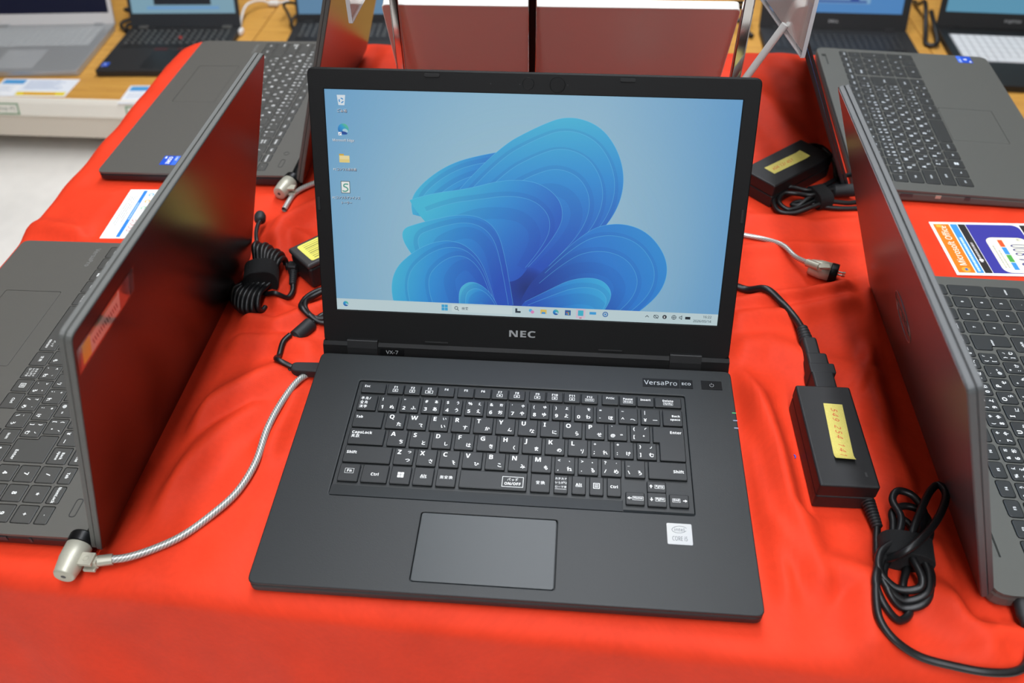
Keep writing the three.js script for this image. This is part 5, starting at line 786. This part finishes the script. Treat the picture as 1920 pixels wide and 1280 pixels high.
// ---------------------------------------------------------------- price cards on the cloth
const cardSheet = (w, h, cv) => { const g = slab(P(rect(0, w, 0, h)), 0.0006, 0, [], 0), p = g.attributes.position, u = g.attributes.uv; for (let i = 0; i < p.count; i++) u.setXY(i, p.getX(i) / (w * mm), 1 - p.getZ(i) / (h * mm)); return { g, m: std(0xffffff, 0.3, 0, { map: texture(cv) }) }; };
const tiny = (g, x, y, w, n, c, hgt = 4) => { g.fillStyle = c; for (let i = 0; i < n; i++) { let q = x; while (q < x + w * (0.55 + 0.45 * rnd())) { const k = 6 + rnd() * 18; g.fillRect(q, y + i * hgt * 2.4, k, hgt); q += k + 4; } } };
{
  const cv = canvas(640, 920, (g) => {
    g.fillStyle = '#f7f5f0'; g.fillRect(0, 0, 640, 920);
    g.fillStyle = '#e07a1e'; g.fillRect(26, 22, 588, 118); write(g, 'Microsoft Office', 106, 82, 68, { bold: false, color: '#fff6ea' }); g.fillStyle = '#f0a23a'; g.beginPath(); g.arc(62, 84, 30, 0, 7); g.fill(); g.fillStyle = '#4a6fa8'; g.fillRect(52, 78, 26, 20); g.fillStyle = '#d8b040'; g.fillRect(572, 40, 34, 40);
    g.fillStyle = '#3f8fe0'; g.fillRect(26, 148, 588, 52); tiny(g, 44, 164, 540, 1, '#cfe4fa', 18); g.fillStyle = '#2d2b2c'; g.fillRect(26, 206, 588, 54); tiny(g, 150, 222, 330, 1, '#b9b4b2', 18); g.fillStyle = '#e8e6e4'; g.beginPath(); g.arc(176, 232, 16, 0, 7); g.fill();
    g.fillStyle = '#3b3a96'; g.beginPath(); g.roundRect(26, 264, 588, 392, 60); g.fill(); g.fillRect(26, 264, 588, 60);
    g.fillStyle = '#f2efd2'; g.beginPath(); g.roundRect(34, 346, 420, 300, 60); g.fill();
    tiny(g, 90, 372, 300, 2, '#a9a9a0', 10);
    for (const [i, c] of ['#3f8fe0', '#4fa04a', '#3f8fe0', '#d8562e'].entries()) { g.fillStyle = c; g.fillRect(70 + i * 90, 430, 84, 36); }
    g.save(); g.translate(244, 560); g.scale(0.82, 1.5); write(g, '34,800', 0, 0, 108, { align: 'center', bold: false, color: '#2f2e7c' }); g.restore(); write(g, '円', 414, 590, 34, { color: '#55544e', weight: 0.08 });
    g.fillStyle = '#2d2b2c'; g.fillRect(26, 664, 588, 46); tiny(g, 200, 676, 260, 1, '#b9b4b2', 16); g.fillStyle = '#efe9da'; g.fillRect(26, 714, 588, 180); tiny(g, 60, 740, 500, 5, '#8a8882', 10);
  });
  const { g, m } = cardSheet(94, 135, cv), c = single('price_card', g, m, 'orange and blue price card showing 34,800 beside the grey laptops', 'price card');
  c.position.set(0.4425, 0.0006, -0.179); c.rotation.y = Math.PI / 2 + 0.03;
}
{
  const cv = canvas(640, 920, (g) => {
    g.fillStyle = '#fbfbf8'; g.fillRect(0, 0, 640, 920); tiny(g, 90, 830, 470, 4, '#8c8c88', 7); g.fillStyle = '#2f7fe0'; g.fillRect(14, 776, 612, 30); tiny(g, 180, 786, 280, 1, '#bcd8fa', 10);
    write(g, '3000', 390, 730, 76, { bold: false, color: '#b5605c' }); for (const [x, c] of [[70, '#6fa8e0'], [160, '#e0a85a'], [250, '#8fd0a0']]) { g.strokeStyle = c; g.lineWidth = 11; g.beginPath(); g.arc(x, 730, 17, 0.4, 5.8); g.stroke(); } tiny(g, 60, 120, 500, 16, '#9a9a96', 9);
  });
  const { g, m } = cardSheet(97, 140, cv), c = single('price_card', g, m, 'white price card with a blue stripe between the two black laptops', 'price card');
  c.position.set(-0.354, 0.0006, -0.2885); c.rotation.y = -Math.PI / 2 + 0.05;
}

// ---------------------------------------------------------------- sign stand behind the middle laptop and its clear card holders
{
  const t = thing('sign_stand', 'polished steel sign stand with three uprights behind the middle screen', 'sign stand');
  part(t, 'base_bar', rbox(0.37, 0.005, 0.018, 0.001, 0.026, 0.0055, -0.27), M.cordMatt);
  for (const [x, w] of [[-0.143, 0.0088], [-0.0085, 0.0085], [0.195, 0.0105]]) part(t, 'upright', rbox(w, 0.53, 0.008, 0.0016, x, 0.2705, -0.27), M.chrome);
  part(t, 'top_bar', rbox(0.35, 0.008, 0.008, 0.001, 0.026, 0.535, -0.27), M.chrome);
}
const acrylic = std(0xffffff, 0.04, 0, { transmission: 1, thickness: 0, ior: 1.49 });
function holder(tip, dir, label, rodTo) {                                        // upright sleeve, its near lower corner at tip, running along dir
  const t = thing('card_holder', label, 'card holder', 'clear sign card holders'), L = 0.21, Hh = 0.30; t.position.set(...tip); t.rotation.y = Math.atan2(-dir[1], dir[0]);
  const sleeve = part(t, 'clear_sleeve', merged(box(L, Hh, 0.0010, L / 2, Hh / 2, 0.0013), box(L, Hh, 0.0010, L / 2, Hh / 2, -0.0013)), acrylic, 'clear acrylic sleeve');
  part(sleeve, 'bright_edge', merged(box(L, 0.0009, 0.0036, L / 2, -0.0004, 0), box(0.0009, Hh, 0.0036, -0.0004, Hh / 2, 0)), std(0xe8e8ea, 0.15, 0, { transmission: 0.5, thickness: 0 }));
  const paper = canvas(420, 600, (g) => { g.fillStyle = '#f1efec'; g.fillRect(0, 0, 420, 600); for (let i = 0; i < 60; i++) { g.fillStyle = ['rgba(236,226,190,0.35)', 'rgba(214,220,236,0.35)', 'rgba(240,238,234,0.5)'][i % 3]; g.fillRect(rnd() * 420, rnd() * 560, 20 + rnd() * 120, 6 + rnd() * 30); } });
  part(t, 'paper_card', box(L - 0.004, Hh - 0.004, 0.0006, L / 2 - 0.001, Hh / 2 + 0.002, 0), std(0xffffff, 1, 0, { map: texture(paper) }), 'white printed card');
  return t;
}
{
  const a = holder([0.2369, 0.2231, -0.2], [-0.0172, -0.1283], 'clear card holder hanging beside the blue-stickered grey laptop');
  // grey rod from the table up to the sleeve
  const inv = (p) => a.worldToLocal(V(...p)).toArray(); a.updateMatrixWorld(true);
  part(a, 'support_rod', rod(inv([0.1155, 0.003, -0.25]), inv([0.2278, 0.2315, -0.25]), 0.0036, 0.0036, 14), std(0xc4c4c0, 0.4, 0.2), 'thin grey support rod');
  part(a, 'rod_foot', new THREE.CylinderGeometry(0.02, 0.022, 0.004, 24).translate(...inv([0.1155, 0.007, -0.25])), std(0x9c9c98, 0.45, 0.4));
  const b = holder([-0.1689, 0.2458, -0.2], [-0.0001, -0.0514], 'clear card holder hanging beside the silver lid'); b.updateMatrixWorld(true);
  const inb = (p) => b.worldToLocal(V(...p)).toArray();
  part(b, 'support_rod', rod(inb([-0.143, 0.525, -0.27]), inb([-0.1687, 0.50, -0.27]), 0.003, 0.003, 12), std(0x9c9c98, 0.45, 0.4));
}

single('thread', tube([[0.2335, clothHeight(0.2335, 0.073) + 0.0008, 0.073], [0.2343, clothHeight(0.2343, 0.0745) + 0.0012, 0.0745], [0.2338, clothHeight(0.2338, 0.0765) + 0.0008, 0.0765]], 0.0005, 10, 6), std(0x2a4fd0, 0.8), 'tiny blue thread on the red cloth beside the taped adapter', 'thread');

// ---------------------------------------------------------------- the wooden counter behind
const CT = -0.40;
const woodCanvas = (s) => canvas(512, 512, (g) => {
  seed = s; g.fillStyle = '#d39c48'; g.fillRect(0, 0, 512, 512);
  for (let i = 0; i < 700; i++) { const y = rnd() * 512, l = 60 + rnd() * 360, x = rnd() * 512 - 60; g.fillStyle = ['rgba(176,118,44,0.20)', 'rgba(226,176,92,0.22)', 'rgba(150,96,34,0.14)'][i % 3]; g.fillRect(x, y, l, 0.8 + rnd() * 2.6); }
});
{
  const t = thing('display_counter', 'low wooden shop counter with a cream price rail along its front', 'counter'), woods = [31, 57, 83].map((q) => { const x = texture(woodCanvas(q)); x.wrapS = x.wrapT = THREE.RepeatWrapping; x.repeat.set(2.2, 1.2); return std(0xffffff, 0.45, 0, { map: x }); });
  const xs = [-2.65, -1.75, -0.846, 0.054, 0.954, 1.854, 2.4];
  for (let i = 0; i + 1 < xs.length; i++) part(t, 'top_board', rbox(xs[i + 1] - xs[i] - 0.003, 0.03, 1.16, 0.0015, (xs[i] + xs[i + 1]) / 2, CT - 0.015, -1.817), woods[i % 3]);
  const cream = std(0xece7da, 0.5), cream2 = std(0xd9cfbf, 0.6);
  part(t, 'price_rail', barX([[CT + 0.003, -1.240], [CT + 0.003, -1.234], [CT - 0.006, -1.228], [CT - 0.034, -1.220], [CT - 0.038, -1.222], [CT - 0.038, -1.240]], -2.65, 2.4), cream, 'cream plastic price rail');
  part(t, 'front_panel', box(5.05, 0.058, 0.02, -0.125, CT - 0.067, -1.238), cream2, 'cream front panel');
  part(t, 'plinth', box(5.05, 0.085, 0.9, -0.125, FLOOR + 0.0425, -1.86), std(0x3a3733, 0.8));
  part(t, 'carcass', box(5.05, 0.05, 1.1, -0.125, CT - 0.058, -1.82), cream2);
}
{ // labels clipped in the rail
  const cv = canvas(220, 90, (g) => { g.fillStyle = '#e9e6da'; g.fillRect(0, 0, 220, 90); g.strokeStyle = '#5d8f63'; g.lineWidth = 12; g.strokeRect(4, 4, 212, 82); write(g, 'Laptop PC', 110, 42, 40, { align: 'center', bold: false, color: '#6d7a6a' }); });
  const m = std(0xffffff, 0.5, 0, { map: texture(cv) });
  for (const [x, l] of [[-1.362, 'green-edged rail label below the silver laptop'], [-1.012, 'green-edged rail label below the laptop with the red pointing stick']]) {
    const q = single('rail_label', new THREE.BoxGeometry(0.078, 0.027, 0.0012), m, l, 'rail label', 'labels in the price rail'); q.position.set(x, CT - 0.0196, -1.2228); q.rotation.x = -0.28;
  }
}
const specCard = (yellow) => canvas(520, 260, (g) => {
  g.fillStyle = '#eef2f8'; g.fillRect(0, 0, 520, 260); g.fillStyle = '#4f9fd8'; g.fillRect(14, 14, 150, 66); tiny(g, 190, 26, 300, 7, '#8fa4c8', 8); g.fillStyle = '#f6f7f9'; g.fillRect(14, 90, 150, 150); tiny(g, 24, 110, 120, 5, '#b9c4d8', 7);
  g.fillStyle = '#f4d820'; g.fillRect(176, 194, 330, 50); for (let i = 0; i < 9; i++) { g.fillStyle = '#e0701c'; g.fillRect(230 + i * 24, 206, 16, 28); }
});
for (const [x, z, a, l] of [[-1.312, -1.294, 0.03, 'white and yellow price card in front of the silver laptop'], [-0.972, -1.277, 0.06, 'white and yellow price card in front of the red pointing stick laptop']]) {
  const { g, m } = cardSheet(196, 92, specCard()); g.translate(-0.098, 0, -0.046);
  const c = single('price_card', g, m, l, 'price card', 'price cards on the wooden counter'); c.position.set(x, CT + 0.0005, z); c.rotation.y = a;
}
// --- laptops on the counter: their keys are only a few pixels wide, so each keyboard's caps are joined
function counterLaptop(label, o) {
  const t = thing('laptop', label, 'laptop', 'laptops on the wooden counter'); t.position.set(o.at[0], CT, o.at[1]); t.rotation.y = o.turn;
  const W = o.w, D = o.d, H = 0.016, base = part(t, 'base', slab(roundPoly(rect(-W / 2, W / 2, 0.008, D), 0.008, 3), H, 0.002, [], 0.001), o.deck);
  const kw = o.kw ?? W * 0.86, k0 = o.k0 ?? 0.028, kd = o.kd ?? 0.098, caps = [];
  part(t, 'keyboard_bed', slab(rect(-kw / 2 - 0.003, kw / 2 + 0.003, k0 - 0.003, k0 + kd + 0.003), 0.0006, 0, [], H + 0.0008), o.bed ?? o.deck);
  for (let r = 0; r < 6; r++) { const n = o.cols ?? 15, z0 = k0 + kd * (r ? (r * 1.0 - 0.3) / 5.7 : 0), z1 = k0 + kd * ((r + 0.7) / 5.7); for (let i = 0; i < n; i++) { if (r === 5 && i > 4 && i < 9) continue; const a = -kw / 2 + kw * i / n; caps.push(capGeo(rect(a + 0.0012, a + kw / n - 0.0012, z0 + 0.0012, z1 - 0.0008), 0.0006, H + 0.001, H + 0.0026)); } if (r === 5) caps.push(capGeo(rect(-kw / 2 + kw * 5 / n, -kw / 2 + kw * 9 / n - 0.001, z0 + 0.001, z1 - 0.0008), 0.0006, H + 0.001, H + 0.0026)); }
  const kb = part(t, 'key_caps', mergeGeometries(caps), o.key); kb.userData.kind = 'stuff';
  if (o.ink) { const marks = []; seed = 91; for (let r = 0; r < 5; r++) for (let i = 0; i < (o.cols ?? 15); i++) { const z = k0 + kd * ((r + 0.35) / 5.7), a = -kw / 2 + kw * (i + 0.4) / (o.cols ?? 15); marks.push(box(0.0045, 0.0002, 0.004, a, H + 0.0027, z), box(0.003, 0.0002, 0.003, a + 0.005, H + 0.0027, z + 0.004)); } part(kb, 'legends', merged(...marks), o.ink).userData.kind = 'stuff'; }
  part(t, 'touchpad', slab(roundPoly(rect(-0.052 + (o.px ?? 0), 0.052 + (o.px ?? 0), k0 + kd + 0.022, D - 0.014), 0.003, 2), 0.0004, 0, [], H + 0.0008), o.padMat ?? o.deck);
  const lh = o.lh ?? 0.22, lid = part(t, 'lid', panel(roundPoly([[-W / 2, -0.004], [W / 2, -0.004], [W / 2, lh], [-W / 2, lh]], 0.006, 3), 0.006, 0.0012, [], -0.006), o.lid); lid.position.set(0, H - 0.001, 0.006); lid.rotation.x = -THREE.MathUtils.degToRad((o.angle ?? 112) - 90);
  const sw = W - (o.side ?? 0.018), y0 = o.chin ?? 0.024;
  part(lid, 'bezel', panel(roundPoly([[-W / 2 + 0.001, 0.001], [W / 2 - 0.001, 0.001], [W / 2 - 0.001, lh - 0.001], [-W / 2 + 0.001, lh - 0.001]], 0.005, 3), 0.0012, 0.0003, [[[-sw / 2, y0], [sw / 2, y0], [sw / 2, lh - 0.012], [-sw / 2, lh - 0.012]]], 0), o.bezel);
  part(lid, 'screen', new THREE.PlaneGeometry(sw, lh - 0.012 - y0).translate(0, (lh - 0.012 + y0) / 2, 0.0003), o.screen);
  if (o.name) part(lid, 'maker_logo', letters(o.name, 0.007, 0.0003, 1.2).translate(0, y0 / 2, 0.0013), M.silverPrint);
  for (const s of [-1, 1]) part(t, 'hinge', rbox(0.026, 0.006, 0.012, 0.002, s * W * 0.38, H + 0.0015, 0.010), o.hinge ?? o.deck);
  if (o.extra) o.extra(t, H, base);
  return t;
}
const shown = (draw, gain = 0.9) => new THREE.MeshStandardMaterial({ color: 0x050506, roughness: 0.35, emissive: 0xffffff, emissiveIntensity: gain, emissiveMap: texture(canvas(400, 240, draw)) });
const blackDeck = std(0x232324, 0.55), blackKey = std(0x1c1c1d, 0.45), blackLid = std(0x1a1b1d, 0.5), inkDim = std(0x8c8c88, 0.6);
counterLaptop('silver laptop with white bezel on the wooden counter', { at: [-1.425, -1.635], turn: 0.09, w: 0.345, d: 0.29, deck: std(0xb4b6b7, 0.42, 0.55), key: std(0xa9abab, 0.5), bed: std(0xb4b6b7, 0.42, 0.55), padMat: std(0xbfc1c2, 0.4, 0.4), lid: std(0xb4b6b7, 0.4, 0.5), bezel: std(0xd6d4d2, 0.5), chin: 0.03, side: 0.022, lh: 0.21, angle: 110, kw: 0.30, k0: 0.03, kd: 0.115,
  screen: shown((g) => { g.fillStyle = '#0c1028'; g.fillRect(0, 0, 400, 240); g.fillStyle = '#1a0d14'; g.fillRect(30, 60, 200, 120); }) });
counterLaptop('black laptop with red pointing stick on the wooden counter', { at: [-1.045, -1.640], turn: 0.06, w: 0.305, d: 0.272, deck: blackDeck, key: blackKey, ink: inkDim, lid: blackLid, bezel: std(0x24282c, 0.6), chin: 0.036, side: 0.02, lh: 0.2, angle: 110, hinge: std(0x8a8a86, 0.35, 0.7), padMat: std(0x1d1d1e, 0.4), px: 0.01, kw: 0.276, k0: 0.03, kd: 0.105,
  screen: shown((g) => { g.fillStyle = '#7fa3b4'; g.fillRect(0, 0, 400, 240); g.fillStyle = '#23262c'; g.fillRect(90, 10, 220, 196); g.fillStyle = '#6f9cc8'; g.fillRect(60, 212, 280, 12); }),
  extra: (t, H, base) => { part(t, 'pointing_stick', new THREE.CylinderGeometry(0.0035, 0.004, 0.004, 12).translate(0.01, H + 0.004, 0.083), std(0xc23028, 0.7), 'red pointing stick'); for (const x of [-0.022, 0.04]) part(t, 'click_bar', box(0.034, 0.0012, 0.011, x, H + 0.0014, 0.149), std(0x4a2022, 0.5)); stickOn(t, blueBadge('i5'), [-146, -128, 226, 248], 'small blue processor sticker').position.y = H + 0.0010; } });
counterLaptop('small dark laptop partly behind the far black lid on the counter', { at: [-0.595, -1.70], turn: 0.05, w: 0.305, d: 0.22, deck: blackDeck, key: blackKey, ink: inkDim, lid: blackLid, bezel: std(0x17191c, 0.6), chin: 0.02, side: 0.016, lh: 0.2, angle: 108,
  screen: shown((g) => { g.fillStyle = '#5f86a6'; g.fillRect(0, 0, 400, 240); g.fillStyle = '#2c3038'; g.fillRect(50, 20, 320, 150); g.fillStyle = '#7d4a4a'; g.fillRect(90, 60, 120, 20); }) });
counterLaptop('black laptop with wide blue screen on the counter beyond the hanging card', { at: [0.715, -1.715], turn: -0.02, w: 0.385, d: 0.25, deck: blackDeck, key: blackKey, ink: std(0x5a5a58, 0.6), lid: blackLid, bezel: std(0x17191b, 0.6), chin: 0.042, side: 0.04, lh: 0.24, angle: 110, name: 'DELL', k0: 0.045, cols: 19,
  screen: shown((g) => { g.fillStyle = '#4f86c0'; g.fillRect(0, 0, 400, 240); g.fillStyle = '#7fa8c8'; g.fillRect(60, 20, 240, 190); g.fillStyle = '#3c5fa0'; g.fillRect(60, 200, 230, 8); g.fillStyle = '#243a8c'; g.fillRect(240, 186, 26, 14); }) });
counterLaptop('black laptop with bright white keyboard at the end of the counter', { at: [1.185, -1.735], turn: -0.05, w: 0.38, d: 0.34, deck: std(0x141415, 0.5), key: std(0xd6d8da, 0.5), bed: std(0x8a8c8e, 0.5), lid: blackLid, bezel: std(0x151617, 0.6), chin: 0.04, side: 0.03, lh: 0.24, angle: 110, name: 'FUJITSU', kw: 0.335, k0: 0.055, kd: 0.155, cols: 17,
  screen: shown((g) => { g.fillStyle = '#5d97b4'; g.fillRect(0, 0, 400, 240); g.fillStyle = '#93b0b4'; g.fillRect(60, 0, 300, 190); g.fillStyle = '#4a78a8'; g.fillRect(60, 150, 300, 10); }) });
// --- cords on the counter
const cordOn = (pts) => pts.map(([x, z, y = 0.004]) => [x, CT + y, z]);
{
  const t = thing('power_cable', 'white charging lead plugged in beside the red pointing stick laptop', 'cord'), w = std(0xe4e2dd, 0.5);
  part(t, 'lead', tube(cordOn([[-0.894, -1.640, 0.010], [-0.905, -1.69, 0.02], [-0.908, -1.76, 0.03], [-0.885, -1.815, 0.02], [-0.858, -1.83, 0.006], [-0.82, -1.86]]), 0.0035, 50, 8), w);
  part(t, 'plug', rbox(0.02, 0.014, 0.026, 0.004, -0.893, CT + 0.009, -1.628), w); part(t, 'joint', rbox(0.03, 0.012, 0.022, 0.004, -0.855, CT + 0.0085, -1.828), w);
}
single('power_cable', merged(tube(cordOn([[-1.213, -1.62], [-1.240, -1.655, 0.012], [-1.203, -1.69, 0.022], [-1.253, -1.72, 0.026], [-1.193, -1.745, 0.018], [-1.268, -1.77, 0.01], [-1.218, -1.80, 0.016], [-1.168, -1.76, 0.02], [-1.193, -1.70, 0.03], [-1.178, -1.66, 0.02], [-1.216, -1.64, 0.014], [-1.188, -1.60]]), 0.0045, 120, 8)), M.cord, 'tangle of black cord between the silver and red pointing stick laptops', 'cord');
single('power_cable', merged(tube(cordOn([[-0.742, -1.615], [-0.752, -1.66, 0.008], [-0.772, -1.70, 0.03], [-0.795, -1.745, 0.04], [-0.775, -1.775, 0.03], [-0.755, -1.74, 0.02], [-0.768, -1.70, 0.01], [-0.75, -1.655]]), 0.004, 90, 8)), M.cord, 'black cord loop by the small dark laptop', 'cord');
single('power_cable', merged(tube(cordOn([[0.99, -1.93, 0.0075], [0.985, -1.88, 0.02], [0.975, -1.82, 0.05], [0.965, -1.77, 0.05], [0.955, -1.70, 0.02], [0.948, -1.645, 0.0065], [0.968, -1.64, 0.01], [0.975, -1.70, 0.03], [0.985, -1.78, 0.04]]), 0.006, 90, 8)), M.cord, 'black cord hanging beside the white-keyed laptop', 'cord');
single('power_cable', merged(tube(cordOn([[0.50, -1.67, 0.008], [0.475, -1.72, 0.02], [0.49, -1.77, 0.04], [0.44, -1.80, 0.03], [0.42, -1.76, 0.02], [0.47, -1.72, 0.03], [0.50, -1.78, 0.05], [0.45, -1.83, 0.03], [0.40, -1.82, 0.012], [0.34, -1.86, 0.008]]), 0.006, 110, 8)), M.cord, 'tangle of black cord left of the wide blue screen', 'cord');

renderer.render(scene, camera);
